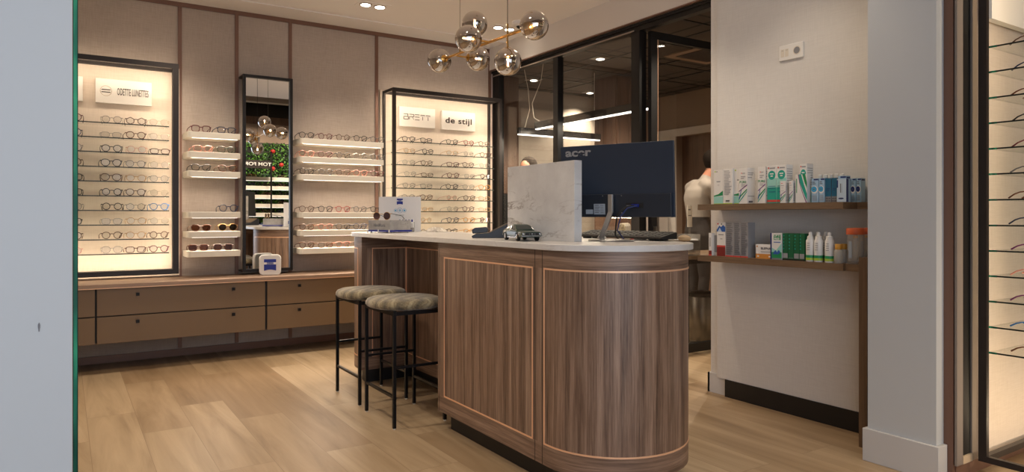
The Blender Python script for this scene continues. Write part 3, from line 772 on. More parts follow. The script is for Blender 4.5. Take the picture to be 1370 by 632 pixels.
# model car, local +x = front
car = empty('model_car', (1.756,2.642,T), R(-104), label='dark green fastback model car standing in front of the marble slab', cat='model car')
def loft(mb_, secs, m):
    k = mb_.mi(m); i0 = len(mb_.v); n = len(secs[0])
    for s_ in secs: mb_.v += s_
    for q in range(len(secs)-1):
        for j in range(n):
            l = (j+1) % n; a = i0+q*n; mb_.f.append((a+j,a+l,a+n+l,a+n+j)); mb_.m.append(k)
    mb_.f.append(tuple(i0+j for j in reversed(range(n)))); mb_.m.append(k)
    mb_.f.append(tuple(i0+(len(secs)-1)*n+j for j in range(n))); mb_.m.append(k)
def sec(x, hw, z0, z1, zs):
    h = [(hw*.90,z0),(hw,z0+.004),(hw*1.02,(z0+zs)/2+.004),(hw*.985,zs),(hw*.88,z1-.001),(hw*.5,z1+.001)]
    return [(x,y,z) for y,z in h] + [(x,-y,z) for y,z in reversed(h)]
cb_ = MB()
loft(cb_, [sec(-.130,.040,.020,.040,.036),sec(-.124,.044,.017,.0455,.040),sec(-.09,.047,.015,.048,.042),sec(-.04,.0465,.014,.0465,.041),sec(.04,.0465,.014,.0455,.040),sec(.09,.047,.015,.043,.039),sec(.120,.045,.017,.041,.038),sec(.130,.043,.019,.0385,.036)], 'car_green')
cb_.build('body', car, local=True, smooth=35)
def cab_sec(x, hw0, hw1, zt): 
    return [(x,hw0,.044),(x,hw0*.98,.047),(x,hw1,zt-.002),(x,hw1*.8,zt),(x,-hw1*.8,zt),(x,-hw1,zt-.002),(x,-hw0*.98,.047),(x,-hw0,.044)]
rf = MB(); loft(rf, [cab_sec(-.118,.040,.037,.049),cab_sec(-.085,.042,.036,.059),cab_sec(-.05,.043,.034,.068),cab_sec(-.02,.043,.033,.0715),cab_sec(.004,.043,.0325,.0705),cab_sec(.012,.043,.034,.0655),cab_sec(.043,.043,.041,.0475)], 'car_green')
rf.build('roof', car, local=True, smooth=35)
wg = MB()
wg.face([(.0145,-.030,.0665),(.0145,.030,.0665),(.041,.037,.0495),(.041,-.037,.0495)],'car_glass')
for s_ in (-1,1):
    wg.face([(.034,s_*.0430,.048),(.012,s_*.0365,.0645),(-.012,s_*.0358,.0665),(-.014,s_*.0434,.048)],'car_glass')
    wg.face([(-.018,s_*.0434,.048),(-.016,s_*.0360,.0665),(-.038,s_*.0365,.064),(-.05,s_*.0432,.048)],'car_glass')
wg.face([(-.062,-.028,.0668),(-.062,.028,.0668),(-.098,.032,.0565),(-.098,-.032,.0565)],'car_glass')
wg.build('windows', car, local=True)
for s_ in (-1,1):
    tr = MB().tube([(.036,s_*.0436,.0475),(.012,s_*.037,.066),(-.014,s_*.0362,.0685),(-.052,s_*.0438,.0475),(.036,s_*.0438,.0475)],.0006,'chrome',5).box(-.05,.058,s_*.0478-.0006,s_*.0478+.0006,.013,.018,'chrome'); tr.build('side_trim', car, local=True)
    for x in (-.078,.074):
        wh = MB().lathe([(.010,-.006),(.0175,-.006),(.0185,-.003),(.0185,.003),(.0175,.006),(.010,.006)],(x,s_*.042,.0185),'rubber',22,ax='y').build('wheel', car, local=True, smooth=40)
        MB().lathe([(.003,0),(.0115,.0),(.0115,.0018),(.006,.003),(.001,.0032)] if s_ > 0 else [(.001,-.0032),(.006,-.003),(.0115,-.0018),(.0115,0),(.003,0)],(x,s_*.0478,.0185),'chrome',16,ax='y').build('hub', wh, local=True, smooth=40)
        MB().tube([(x+.0205*math.cos(R(q)),s_*.0472,.0185+.0205*math.sin(R(q))) for q in range(0,181,18)],.0012,'black',5).build('wheel_arch', car, local=True)
MB().box(.1295,.1315,-.030,.030,.0265,.0365,'black').build('grille', car, local=True)
MB().box(.130,.1335,-.0455,.0455,.0215,.0245,'chrome').box(-.1345,-.130,-.043,.043,.023,.026,'chrome').build('bumper', car, local=True)
for s_ in (-1,1): MB().lathe([(.0005,0),(.0052,.0),(.0055,.0015),(.002,.003)],(.1295,s_*.0365,.0318),'chrome',14,ax='x').build('headlight', car, local=True)
MB().box(.131,.1322,-.013,-.011,.030,.034,'chrome').box(.131,.1322,.011,.013,.030,.034,'chrome').box(.131,.1322,-.004,.004,.030,.034,'chrome').build('grille_badge', car, local=True)

car.scale = (1.06,1.06,1.03)
# stone display tray with sunglasses
ang = math.atan2(-.095,.138)
tray = empty('stone_display', (1.742,4.308,T), 0, label='grey stone display block on a blue base near the counter far end', cat='display block')
tray.rotation_euler = (0,0,R(-70.8))
MB().box(-.108,.108,0,.179,.018,.084,'grey_stone').build('block', tray, local=True, bevel=.001)
MB().box(-.115,.115,-.006,.185,.008,.018,'navy').build('base', tray, local=True)
for x in (-.105,0,.105): MB().box(x-.004,x+.004,-.011,-.006,0,.022,'white_plastic').build('clip', tray, local=True)
for x,y in ((-.1,.02),(.1,.02),(-.1,.16),(.1,.16)): MB().box(x-.005,x+.005,y-.005,y+.005,0,.008,'white_plastic').build('foot', tray, local=True)
lettering('MaxMara', .022, 'c_grey', tray, (.0,-.0008,.05), FY, sx=1.0, bold=.0003)
place_glasses(1.765,4.325,T+.084,R(-58),'round','gold',.0013,'round gradient-lens sunglasses with thin gold rims on the grey stone block',None,'lens_violet',temple='black',name='sunglasses',scale=1.15)
# counter card
cd = empty('counter_card', (1.985,4.53,T), R(-32), label='white counter card with small blue logo standing behind the stone block', cat='card')
MB().box(-.147,.147,0,.003,0,.246,'paper').build('card', cd, local=True)
MB().box(-.147,.147,.003,.05,0,.004,'acrylic').build('stand', cd, local=True)
zeiss_logo(cd, .042, -.0004, .212, .0)
rg = MB()
for cx_, r__, mt in ((-.03,.011,'c_sky'),(0,.018,'c_blue'),(.032,.0125,'c_sky')):
    rg.tube([(cx_+r__*math.cos(2*PI*k/20),-.001,.150+r__*math.sin(2*PI*k/20)) for k in range(20)],.0009,mt,5,True)
    rg.prism([(cx_+r__*.55*math.cos(2*PI*k/14),.150+r__*.5*math.sin(2*PI*k/14)) for k in range(14)],-.0012,-.0003,'c_pale' if mt == 'c_blue' else mt,'y')
for z in (.118,.112): rg.box(-.03,.03,-.0008,0,z,z+.002,'c_greytext')
rg.build('print', cd, local=True)
# leaflet holder
lf = empty('leaflet_holder', (1.99,4.445,T), R(-30), label='clear holder of small white leaflets between stone block and counter card', cat='leaflet holder')
MB().box(-.05,.06,-.02,.02,0,.005,'acrylic').box(-.05,.06,.018,.02,.005,.07,'acrylic').box(-.05,.06,-.02,-.018,.005,.03,'acrylic').build('holder', lf, local=True)
for k in range(5):
    l = MB().box(-.045+.021*k,-.028+.021*k,-.012,.012,.006,.092,'paper').box(-.043+.021*k,-.032+.021*k,-.0128,-.012,.07,.086,'navy').box(-.041+.021*k,-.036+.021*k,-.0128,-.012,.02,.06,'c_greytext').build('leaflet', lf, local=True)
# cloth
ct = MB(); k = ct.mi('cloth'); nx, ny = 22, 14; r2 = random.Random(3)
ph_ = [(r2.uniform(20,60),r2.uniform(20,60),r2.uniform(0,6)) for _ in range(6)]
for j in range(ny):
    for i in range(nx):
        u, v = i/(nx-1)*2-1, j/(ny-1)*2-1
        env = max(0,1-(abs(u)**3+abs(v)**3)*.9)
        h = (.024+.022*sum(math.sin(a*u*.09*3+b_*v*.08*3+c) for a,b_,c in ph_)/2)*env+.002
        ct.v.append((u*.085*(1+.08*math.sin(4*v)), v*.05*(1+.12*math.sin(5*u)), max(.002,h)))
for j in range(ny-1):
    for i in range(nx-1): a = j*nx+i; ct.f.append((a,a+1,a+nx+1,a+nx)); ct.m.append(k)
c_ = tag(ct.build('cleaning_cloth', local=True, smooth=80), 'crumpled white cleaning cloth lying beside the counter card', 'cloth'); c_.scale = (.78,.8,.75); c_.location = (2.175,4.34,T+.001); c_.rotation_euler = (0,0,R(-30))
md = c_.modifiers.new('s','SOLIDIFY'); md.thickness = .002; md.offset = 1
# spray bottles behind the card
def lathe_bottle(name, parent, x, y, z, prof, m, seg=18): return MB().lathe([(r,h) for r,h in prof],(x,y,z),m,seg).build(name, parent, smooth=40)
for k,(x,y) in enumerate(((1.915,4.655),(1.985,4.668),(2.055,4.645))):
    b_ = empty('spray_bottle', (x,y,T), label='white lens spray bottle with blue cap behind the counter card, %s' % ('nearest the stools','middle of three','farthest from the stools')[k], cat='bottle', group='spray bottles behind the counter card')
    lathe_bottle('body', b_, x, y, T, [(.019,0),(.021,.004),(.021,.075),(.015,.088),(.010,.092)], 'white_plastic')
    lathe_bottle('cap', b_, x, y, T, [(.011,.092),(.012,.094),(.012,.118),(.010,.122)], 'navy')
    MB().lathe([(.0213,.03),(.0213,.06)],(x,y,T),'navy',18).build('label_band', b_, smooth=40)

# ------------------------------------------------------------------ chandelier
ZB = 2.046
ch = empty('globe_chandelier', (1.95,3.3,2.79), label='brass branching chandelier with six smoked glass globes over the counter', cat='chandelier')
P1, P2 = Vector((1.963,2.84,ZB)), Vector((1.925,3.80,ZB))
def onbar(t): return P1.lerp(P2, t)
ar = MB(); ar.tube([P1+Vector((0,.05,0)), P2-Vector((0,.05,0))], .0075, 'brass', 12); ar.build('arm', ch, smooth=50)
globes = [(P1, Vector((0,1,0))), (P2, Vector((0,-1,0))), (Vector((1.955,3.42,2.186)), Vector((0,0,-1))), (Vector((1.817,3.245,ZB)), Vector((1,0,0))), (Vector((2.095,3.627,ZB)), Vector((-1,0,0))), (Vector((1.955,3.07,1.908)), Vector((0,0,1)))]
for gi, (g, d_) in enumerate(globes):
    gr_ = .0725
    if gi > 1:
        q = MB().tube([g+d_*.07, Vector((1.95,g.y,ZB)) if abs(d_.z) > .5 or True else g], .005, 'brass', 10).build('stem', ch, smooth=50)
    go = MB().ball(g, gr_, 'smoked_glass', 32, 20).build('glass_globe', ch, smooth=180)
    q = d_.to_track_quat('Z','Y').to_matrix()
    def orient(b_, c):
        b_.v = [tuple(c + q @ Vector(v)) for v in b_.v]; return b_
    orient(MB().lathe([(.001,.020),(.018,.022),(.026,.030),(.028,.045),(.026,.066),(.012,.076),(.001,.078)],(0,0,0),'brass',20), g).build('socket_cap', go, smooth=45)
    orient(MB().lathe([(.001,-.036),(.007,-.034),(.010,-.028),(.010,.008),(.006,.018),(.006,.024)],(0,0,0),'shelf_glass',14), g).build('bulb', go, smooth=60)
    fl = MB()
    for (a,b2) in ((.004,0),(-.004,0),(0,.004),(0,-.004)): fl.tube([(a,b2,-.026),(a,b2,.008)],.0017,'filament',5)
    orient(fl, g).build('filament', go)
    l = bpy.data.lights.new('globe_bulb','POINT'); l.energy = 9; l.color = (1,.78,.56); l.shadow_soft_size = .006
    o = bpy.data.objects.new('globe_bulb', l); COL.objects.link(o); o.location = g-d_*.012
for y in (3.07,3.59): 
    MB().tube([(1.953,y,ZB),(1.953,y,ZB+.06)],.005,'brass',10).tube([(1.953,y,ZB+.05),(1.953,y,2.775)],.0016 if y > 3.3 else .0022,'black' if y < 3.3 else 'steel',6).build('cord', ch)
MB().box(1.925,1.981,2.98,3.16,2.766,2.79,'brass').build('canopy', ch, bevel=.003)

# ------------------------------------------------------------------ ceiling fittings
def downlight(x, y, zc, label, e, ang=95, tgt=None, n=2, name='recessed_downlight', group='ceiling downlights in the shop'):
    r = empty(name, (x,y,zc), label=label, cat='ceiling light', group=group)
    w = .075 if n == 1 else .13
    MB().box(x-w,x+w,y-.07,y+.07,zc-.004,zc,'ceiling_white' if n == 2 else 'aluminium').build('plate', r, bevel=.001)
    for dx in ((-.06,.06) if n == 2 else (0,)):
        MB().lathe([(.048,-.010),(.048,-.003),(.040,-.003)],(x+dx,y,zc),'grey_strip',22).build('ring', r, smooth=30)
        MB().lathe([(.038,-.0115),(.038,-.0105)],(x+dx,y,zc),'spot_disc',22).build('lamp', r)
        spot((x+dx,y,zc-.02), e, ang, tgt=tgt or (x+dx,y,0))
downlight(2.082,5.283,2.79,'twin recessed downlight in the beige ceiling above the long white shelves',27*LK*2, 105)
downlight(3.320,5.283,2.79,'twin recessed downlight in the beige ceiling near the dome camera',27*LK*2, 105)
for (x,y,e) in ((.75,5.28,26),(.2,3.6,36),(1.2,2.6,11),(2.75,3.3,17),(2.75,2.2,12),(.3,2.3,13)):
    downlight(x,y,2.79,'twin recessed downlight in the beige shop ceiling',e*LK*2, 110)
dc = empty('dome_camera', (3.326,5.05,2.79), label='white dome security camera on the ceiling beside a twin downlight', cat='camera')
MB().lathe([(.055,0),(.058,-.01),(.055,-.03),(.035,-.042)],(3.326,5.05,2.79),'white_plastic',24).build('housing', dc, smooth=50)
MB().ball((3.326,5.04,2.752),.026,'black',16,10).build('dome', dc, smooth=90)
# wall outlet
ot = empty('wall_outlet', (3.385,2.39,2.008), label='double white wall socket plate high on the cream wall', cat='socket')
MB().prism([(a+2.39,b+2.008) for a,b in rrect(.152,.086,.006)], 3.373, 3.385, 'white_plastic','x').build('plate', ot, bevel=.004)
MB().lathe([(.021,-.0135),(.024,-.0130),(.024,-.010)],(3.385,2.352,2.008),'off_white',24,ax='x').build('socket', ot, smooth=30)
MB().lathe([(.019,-.0136),(.019,-.0130)],(3.385,2.352,2.008),'c_grey',20,ax='x').build('socket_well', ot)
MB().box(3.3722,3.3732,2.404,2.426,1.985,2.028,'off_white').box(3.3722,3.3732,2.431,2.453,1.985,2.028,'off_white').box(3.3718,3.3724,2.409,2.421,2.02,2.022,'c_grey').box(3.3718,3.3724,2.436,2.448,2.02,2.022,'c_grey').build('data_port', ot)

# ------------------------------------------------------------------ product shelves
ws = empty('product_shelf', (3.28,2.4,1.134), label='upper walnut wall shelf full of lens solution boxes', cat='shelf')
MB().box(3.18,3.384,1.965,2.885,1.134,1.168,'walnut_shelf').box(3.30,3.384,1.777,1.965,1.134,1.168,'walnut_shelf').build('board', ws)
ws = empty('product_shelf', (3.28,2.4,.832), label='lower walnut wall shelf with bottles and jars, joined to upright board', cat='shelf')
MB().box(3.18,3.384,1.965,2.885,.832,.866,'walnut_shelf').build('board', ws)
MB().box(3.18,3.384,1.845,1.885,0,.902,'walnut_upright').build('upright', ws)
MB().box(3.20,3.384,1.885,1.965,.832,.866,'walnut_shelf').build('end_piece', ws)
XF = 3.205
U0, L0 = 1.168, .866
def carton(y1, y0, z0, h, label, faces, base_='c_white', d=.055, x=XF, side=None, rz=0, group='cartons on the upper walnut shelf', cat='box'):
    """carton with its front to -X between y0 (near) and y1 (far); faces: (u0,u1,v0,v1,mat) fractions, u from the far edge"""
    w = y1-y0; b_ = MB(); b_.box(x,x+d,y0,y1,z0,z0+h,base_)
    for fi, f in enumerate(faces):
        ex = fi*.00012
        if len(f) == 5 and not isinstance(f[0], (tuple,list)):
            u0,u1,v0,v1,mt = f; b_.box(x-.0004-ex,x,y1-u1*w,y1-u0*w,z0+v0*h,z0+v1*h,mt)
        else:
            pts, mt = f; b_.face([(x-.0004-ex, y1-u*w, z0+v*h) for u,v in pts], mt)
    for fi, f in enumerate(side or []):
        u0,u1,v0,v1,mt = f; b_.box(x+u0*d,x+u1*d,y0-.0004-fi*.0001,y0,z0+v0*h,z0+v1*h,mt)
    o = b_.build('product_carton', at=(x+d/2,(y0+y1)/2,z0)); o.rotation_euler[2] = rz
    return tag(o, label, cat, group)
def text_rows(n, u0, u1, v0, v1, mt='c_greytext', seed=1):
    r_ = random.Random(seed); out = []
    for k in range(n):
        v = v1-(v1-v0)*(k+.5)/n; out.append((u0, u0+(u1-u0)*r_.uniform(.6,1), v, v+(v1-v0)/n*.35, mt))
    return out
def circ(cx, cy, r, asp, n=18): return [(cx+r*math.cos(2*PI*k/n), cy+r*asp*math.sin(2*PI*k/n)) for k in range(n)]
def swoosh(c=True):
    o = [([(0,.33),(.4,.40),(1,.50),(1,.54),(.4,.43),(0,.36)],'c_purple'), ([(0,.08),(.25,.2),(1,.38),(1,.42),(.2,.24),(0,.14)],'c_green'), ([(0,.16),(.12,.25),(.3,.4),(.36,.4),(.2,.25),(.05,.10)],'c_blue'), ([(0,.03),(.5,.17),(1,.33),(1,.36),(.45,.2),(0,.06)],'c_teal')]
    return o
eco = [(.08,.2,.93,.97,'c_lime'),(.25,.4,.93,.96,'c_greytext'),(.3,.7,.64,.67,'c_greytext'),(.4,.6,.55,.56,'c_greytext'),(0,1,0,.02,'c_lime'),([(0,.25),(.5,.29),(1,.39),(1,.25),(0,.22)],'c_green'),(0,1,.02,.22,'c_tealpale')]
carton(2.783,2.717,U0,.200,'tall white carton with green wave, first from the doorway on upper shelf', eco)
carton(2.715,2.650,U0,.203,'tall white carton covered in small grey print on upper shelf', text_rows(16,.1,.9,.25,.95,seed=3)+[(.3,.7,.07,.11,'c_text'),(0,1,0,.025,'c_lime')])
carton(2.648,2.606,U0,.201,'narrow white carton with lime base between printed and purple-wave cartons', [(.15,.35,.93,.97,'c_lime'),(.5,.9,.66,.69,'c_greytext'),([(0,.27),(1,.31),(1,.22),(0,.24)],'c_green'),(0,1,.02,.22,'c_tealpale'),(0,1,0,.02,'c_lime')], x=XF+.012)
def pure(y1,y0,label,sd):
    o = carton(y1,y0,U0,.201,label, swoosh()+[(.28,.36,.84,.87,'c_red'),(.4,.75,.84,.86,'c_greytext'),(.25,.8,.75,.77,'c_greytext'),(.25,.6,.70,.72,'c_greytext'),(.28,.75,.53,.54,'c_greytext'),(.28,.75,.49,.50,'c_greytext')], side=[(.1,.9,.2,.22,'c_greytext'),(.2,.7,.03,.08,'c_text'),(.1,.8,.85,.87,'c_greytext'),(.1,.7,.8,.82,'c_greytext'),(.1,.6,.72,.74,'c_greytext')], d=.068)
    t = lettering('PURE', .013, 'c_green', o, (-.0352,0,.121), (PI/2,0,-PI/2), sx=1.1, depth=.0003)
    return o
pure(2.604,2.548,'white carton with purple and green wave beside the narrow lime-based carton',1)
pure(2.476,2.428,'white carton with purple and green wave beside the tall teal cartons',2)
def teal(y1,y0,label,x=XF,sd=None):
    return carton(y1,y0,U0,.204,label,[(0,1,0,.42,'c_teal'),(0,1,.42,.66,'c_tealpale'),(circ(.5,.74,.4,.30),'c_teal'),(0,1,.03,.09,'c_red'),(.1,.22,.91,.95,'c_red'),(.3,.85,.91,.94,'c_greytext'),(.12,.9,.44,.455,'c_dteal'),(.12,.9,.385,.40,'c_dteal'),(.2,.9,.29,.31,'c_dteal'),(.3,.7,.76,.79,'c_white'),(.38,.62,.70,.73,'c_white')],
      side=[(.1,.9,.4+.06*k,.415+.06*k,'c_greytext') for k in range(9)]+[(0,1,0,.4,'c_tealpale')],x=x)
teal(2.416,2.358,'tall teal carton beside the second purple-wave carton')
teal(2.356,2.298,'tall teal carton behind the small stacked white cartons')
teal(2.245,2.205,'tall teal carton set back, only grey printed side showing',x=XF+.04)
def small(y1,y0,label): return carton(y1,y0,U0,.116,label, swoosh()+[(.15,.5,.88,.9,'c_red'),(.15,.7,.78,.8,'c_greytext'),(.15,.6,.68,.69,'c_greytext'),(.2,.7,.55,.56,'c_greytext')], side=[(.08,.92,.1+.07*k,.125+.07*k,'c_greytext') for k in range(12)], x=XF-.018, d=.036)
small(2.322,2.290,'small white carton with grey printed side in front of the teal cartons')
small(2.268,2.246,'small white carton between the first small one and the leaning carton')
o = carton(2.235,2.168,U0,.146,'leaning white carton with violet and green stripes beside the light blue boxes', [([(.25,1),(.4,.7),(.65,.4),(1,.05),(1,.3),(.7,.7),(.5,1)],'c_teal'),([(.22,1),(.34,.7),(.55,.4),(.9,.0),(1,0),(.6,.4),(.4,.7),(.3,1)],'c_purple'),(.08,.14,.35,.85,'c_green'),([(.6,1),(.8,.7),(1,.5),(1,.7),(.85,1)],'c_green')], x=XF-.012, d=.03)
def drop(y1,y0,h,label,ring,pup,bd='c_pale',x=XF,w=.036,z0=U0,b2='c_navy'):
    return carton(y1,y0,z0,h,label,[(.3,.98,.92,.98,b2),(.1,.5,.83,.86,'c_text'),(.1,.6,.76,.79,'c_text'),(circ(.42,.53,.50,.33),'c_white'),(circ(.36,.55,.42,.28),ring),(circ(.34,.55,.17,.11),pup)]+text_rows(5,.1,.85,.06,.3,'c_greytext',5), bd, w, x, side=[(.1,.9,.9,.96,b2)])
drop(2.150,2.112,.122,'pale blue carton with bright sky-blue eye print beside the leaning carton','c_sky','c_text')
drop(2.108,2.078,.122,'pale blue carton with sky-blue eye print beside the dark teal boxes','c_sky','c_text')
for k,(a,b2) in enumerate(((2.074,2.043),(2.040,2.012))):
    carton(a,b2,U0,.120,'dark teal and grey carton on the upper shelf, %s the navy-eye boxes' % ('farther from' if k == 0 else 'touching'),[(0,1,.24,1,'c_dteal'),(.1,.45,.03,.08,'c_text'),(.55,.9,.03,.08,'c_text'),(.1,.45,.13,.18,'c_text'),(.55,.9,.13,.18,'c_text'),(.2,.8,.55,.57,'c_navy'),(.2,.7,.48,.5,'c_navy')],'c_grey')
drop(2.006,1.964,.128,'pale blue carton with navy eye print beside the dark teal boxes','c_navy','c_text')
for k,(a,b2) in enumerate(((2.062,2.038),(2.034,2.018),(2.014,1.990),(1.986,1.962))):
    drop(a,b2,.120,'slim pale blue navy-eye carton near the shelf end, number %s from the pier' % ['four','three','two','one'][k],'c_navy','c_text',x=XF+.125)
carton(1.998,1.958-.008,U0,.112,'small ice-blue carton lying upright in front of the navy-eye boxes',[(0,.12,.62,.95,'c_navy'),(.35,.42,.4,.8,'c_text'),(.5,.53,.4,.8,'c_greytext'),(circ(.45,.15,.30,.12),'c_navy'),(circ(.45,.15,.12,.05),'c_text')],'c_ice',.018,XF-.022,side=[(0,1,0,1,'c_navy')])
# capped bottles standing behind the cartons
for k,(x,y) in enumerate(((3.275,2.148),(3.275,2.118),(3.275,2.088),(3.275,2.058),(3.275,2.026))):
    b_ = empty('solution_bottle', (x,y,U0), label='white-capped bottle behind the pale blue and teal boxes, number %s from the leaning carton' % ['one','two','three','four','five'][k], cat='bottle', group='bottles behind the cartons on the upper shelf')
    lathe_bottle('body', b_, x, y, U0, [(.013,0),(.014,.003),(.014,.10),(.011,.112)], 'white_plastic'); lathe_bottle('cap', b_, x, y, U0, [(.012,.112),(.013,.114),(.012,.142),(.008,.145)], 'c_lid')
# lower shelf
g2 = 'things on the lower walnut shelf'
b_ = empty('pump_bottle', (3.245,2.80,L0), label='white pump bottle with small carton first from the doorway on lower shelf'.replace(' with small carton',''), cat='bottle')
lathe_bottle('body', b_, 3.245, 2.792, L0, [(.017,0),(.019,.004),(.019,.128),(.014,.14),(.008,.143)], 'white_plastic'); lathe_bottle('pump_cap', b_, 3.245, 2.792, L0, [(.008,.143),(.009,.15),(.006,.172),(.003,.178)], 'c_lid')
MB().lathe([(.0192,.02),(.0192,.12)],(3.245,2.792,L0),'c_greytext',18).build('label_band', b_, smooth=40)
carton(2.822,2.800,L0,.133,'slim white carton with orange foot beside the pump bottle',[(0,1,0,.06,'c_red'),(.0,1,.06,.22,'c_dred'),(.3,.6,.4,.8,'c_greytext')],'c_white',.03,XF,group=g2)
carton(2.761,2.700,L0,.197,'tall carton with blue mountain top and dark red lower half',[(0,1,.0,.30,'c_dred'),(0,1,.27,.32,'c_red'),([(0,.72),(1,.72),(1,.86),(.75,.92),(.5,.86),(.3,.9),(0,.78)],'c_blue'),([(.1,.72),(.35,.84),(.6,.72)],'c_ice'),(.05,.2,.93,.97,'c_red'),(.5,.6,.92,.97,'c_text'),(.2,.8,.62,.65,'c_greytext'),(.4,.65,.5,.52,'c_greytext')],'c_white',.06,group=g2)
for k,(a,b2) in enumerate(((2.696,2.640),(2.637,2.592),(2.589,2.542))):
    carton(a,b2,L0,.197,'tall grey carton of dense small print, %s the dark red mountain carton' % ('next to','second from','third from')[k], text_rows(26,.08,.92,.06,.97,'c_text',seed=k+9)+[(0,1,0,.035,'c_red')],'c_greytext',.06,group=g2)
bl = carton(2.490,2.385,L0,.078,'low white and orange carton between grey cartons and green cartons',[(0,1,0,.34,'c_orange'),(.05,.12,.8,.9,'c_orange'),(.3,.95,.5,.53,'c_greytext'),(.35,.95,.43,.46,'c_greytext'),(.1,.2,.12,.22,'c_white'),(.8,.9,.12,.22,'c_white')],'c_white',.05,group=g2)
lettering('BLEPHA', .012, 'c_text', bl, (-.0258,-.012,.056), (PI/2,0,-PI/2), sx=1.1, depth=.0003, bold=.0004)
op = carton(2.392,2.322,L0,.142,'green and white carton with blue edge leading the dark green row',[(0,.12,0,1,'c_navy'),(.12,1,0,.06,'c_grey'),(.12,1,.06,.28,'c_green'),([(.12,.28),(1,.28),(1,.62),(.5,.35),(.12,.45)],'c_tealpale'),(.3,.9,.74,.94,'c_green'),(.3,.9,.64,.67,'c_blue'),([(.2,.2),(.45,.36),(.6,.28),(.75,.38),(.9,.28),(.7,.2)],'c_blue')],'c_white',.05,XF-.005,group=g2)
lettering('OPTI\nFREE', .0125, 'c_white', op, (-.0262,-.006,.120), (PI/2,0,-PI/2), sx=.95, depth=.0003, bold=.0004)
for k,(a,b2) in enumerate(((2.320,2.288),(2.286,2.254),(2.252,2.222),(2.220,2.190))):
    carton(a,b2,L0,.142,'dark green carton end, %s the blue-edged carton in the green row' % ('beside','second after','third after','fourth after')[k], text_rows(5,.1,.35,.35,.95,'c_teal',seed=k)+[(.05,.95,.08,.26 if k != 1 else .09,'c_greytext'),(0,1,0,.05,'black')],'c_dgreen',.05,group=g2)
for k,(x,y) in enumerate(((3.215,2.163),(3.268,2.158),(3.215,2.117),(3.268,2.112),(3.215,2.058))):
    b_ = empty('solution_bottle', (x,y,L0), label='white dropper bottle with green foot, '+('beside the green cartons, front','beside the green cartons, set back','middle of the front three','set back between the last two','nearest the small yellow caps')[k], cat='bottle', group='white dropper bottles on the lower shelf')
    lathe_bottle('body', b_, x, y, L0, [(.020,0),(.022,.004),(.022,.105),(.020,.112)], 'white_plastic',22)
    lathe_bottle('cap', b_, x, y, L0, [(.0175,.112),(.0165,.118),(.0155,.130),(.009,.133),(.0085,.146),(.006,.151)], 'c_lid')
    lb = MB(); lb.lathe([(.0223,.008),(.0223,.020)],(x,y,L0),'c_lime',22); lb.lathe([(.0222,.020),(.0222,.034)],(x,y,L0),'c_green',22)
    a0 = R(215)
    for q in range(4): lb.box(x-.0226,x-.0218,y-.010,y+.006-.002*(q % 2),L0+.06+.011*q,L0+.063+.011*q,'c_greytext')
    lb.build('label_band', b_, smooth=40)
for k,(x,y) in enumerate(((3.205,2.005),(3.262,2.010))):
    b_ = empty('saline_bottle', (x,y,L0), label='small clear bottle with yellow cap, '+('front one beside the orange-lid jar','set back behind its twin')[k], cat='bottle', group='yellow-capped bottles on the lower shelf')
    lathe_bottle('body', b_, x, y, L0, [(.018,0),(.020,.004),(.020,.058),(.016,.066),(.012,.070)], 'bottle_clear'); lathe_bottle('cap', b_, x, y, L0, [(.0135,.068),(.015,.070),(.015,.092),(.013,.095)], 'yellow_cap')
for k,(x,y) in enumerate(((3.235,1.935),(3.330,1.932))):
    b_ = empty('lens_jar', (x,y,L0), label='clear plastic jar with wide orange lid, '+('front of the two at the shelf end','partly hidden behind the other orange-lid jar')[k], cat='jar', group='orange-lid jars on the lower shelf')
    lathe_bottle('body', b_, x, y, L0, [(.034,0),(.037,.004),(.036,.145)], 'jar_clear',26)
    lathe_bottle('lid', b_, x, y, L0, [(.040,.143),(.041,.146),(.041,.168),(.038,.174),(.001,.176)], 'orange_lid',26)
    lb = MB().lathe([(.010,.02),(.012,.024),(.012,.125),(.009,.13)],(x+.002,y,L0),'bottle_clear',14); lb.build('inner_bottle', b_, smooth=40)
    lathe_bottle('inner_cap', b_, x+.002, y, L0, [(.011,.118),(.011,.138)], 'yellow_cap')
    MB().box(x-.0375,x-.0362,y-.004,y+.012,L0+.03,L0+.11,'label_paper').build('label', b_)

# ------------------------------------------------------------------ lit showcase at the frame edge
rc = empty('display_cabinet', (3.9,1.42,.06), label='tall lit cabinet of glass shelves beyond the pale pier', cat='display cabinet')
f = MB(); zt = 3.1; zbm = .075
f.box(3.215,3.237,1.355,1.386,zbm,zt,'frame_dark')
f.box(3.215,3.237,1.09,1.355,zbm,zbm+.025,'frame_dark').box(3.237,4.7,1.355,1.378,zbm,zbm+.025,'frame_dark')
f.box(3.215,3.237,1.065,1.09,zbm,zt,'frame_dark').box(3.237,4.7,1.065,1.09,zbm,zbm+.03,'frame_dark').box(4.7,4.728,1.065,1.09,zbm,zt,'frame_dark').box(4.7,4.728,1.352,1.378,zbm,zt,'frame_dark')
f.build('frame', rc)
MB().box(3.281,4.78,1.405,1.4275,.062,zt+.05,'panel_fabric').build('back_panel', rc)
MB().box(3.106,3.156,1.418,1.4275,.062,zt,'grey_strip').box(3.156,3.234,1.424,1.4275,.094,zt,'black').box(3.234,3.281,1.418,1.4275,.062,zt,'grey_strip').build('edge_profile', rc)
MB().box(3.156,3.234,1.416,1.4275,.062,.094,'cream_strip').build('edge_ledge', rc)
RS = [1.801,1.697,1.590,1.486,1.380,1.275,1.169,1.063,.958,.854,.749,.643,.537]
for z in RS[:13]:
    MB().box(3.222,4.68,1.12,1.345,z-.006,z,'shelf_glass').box(3.216,3.219,1.12,1.345,z-.0062,z,'shelf_edge').box(3.2150,3.2200,1.318,1.347,z-.0068,z+.0006,'green_edge').build('glass_shelf', rc)
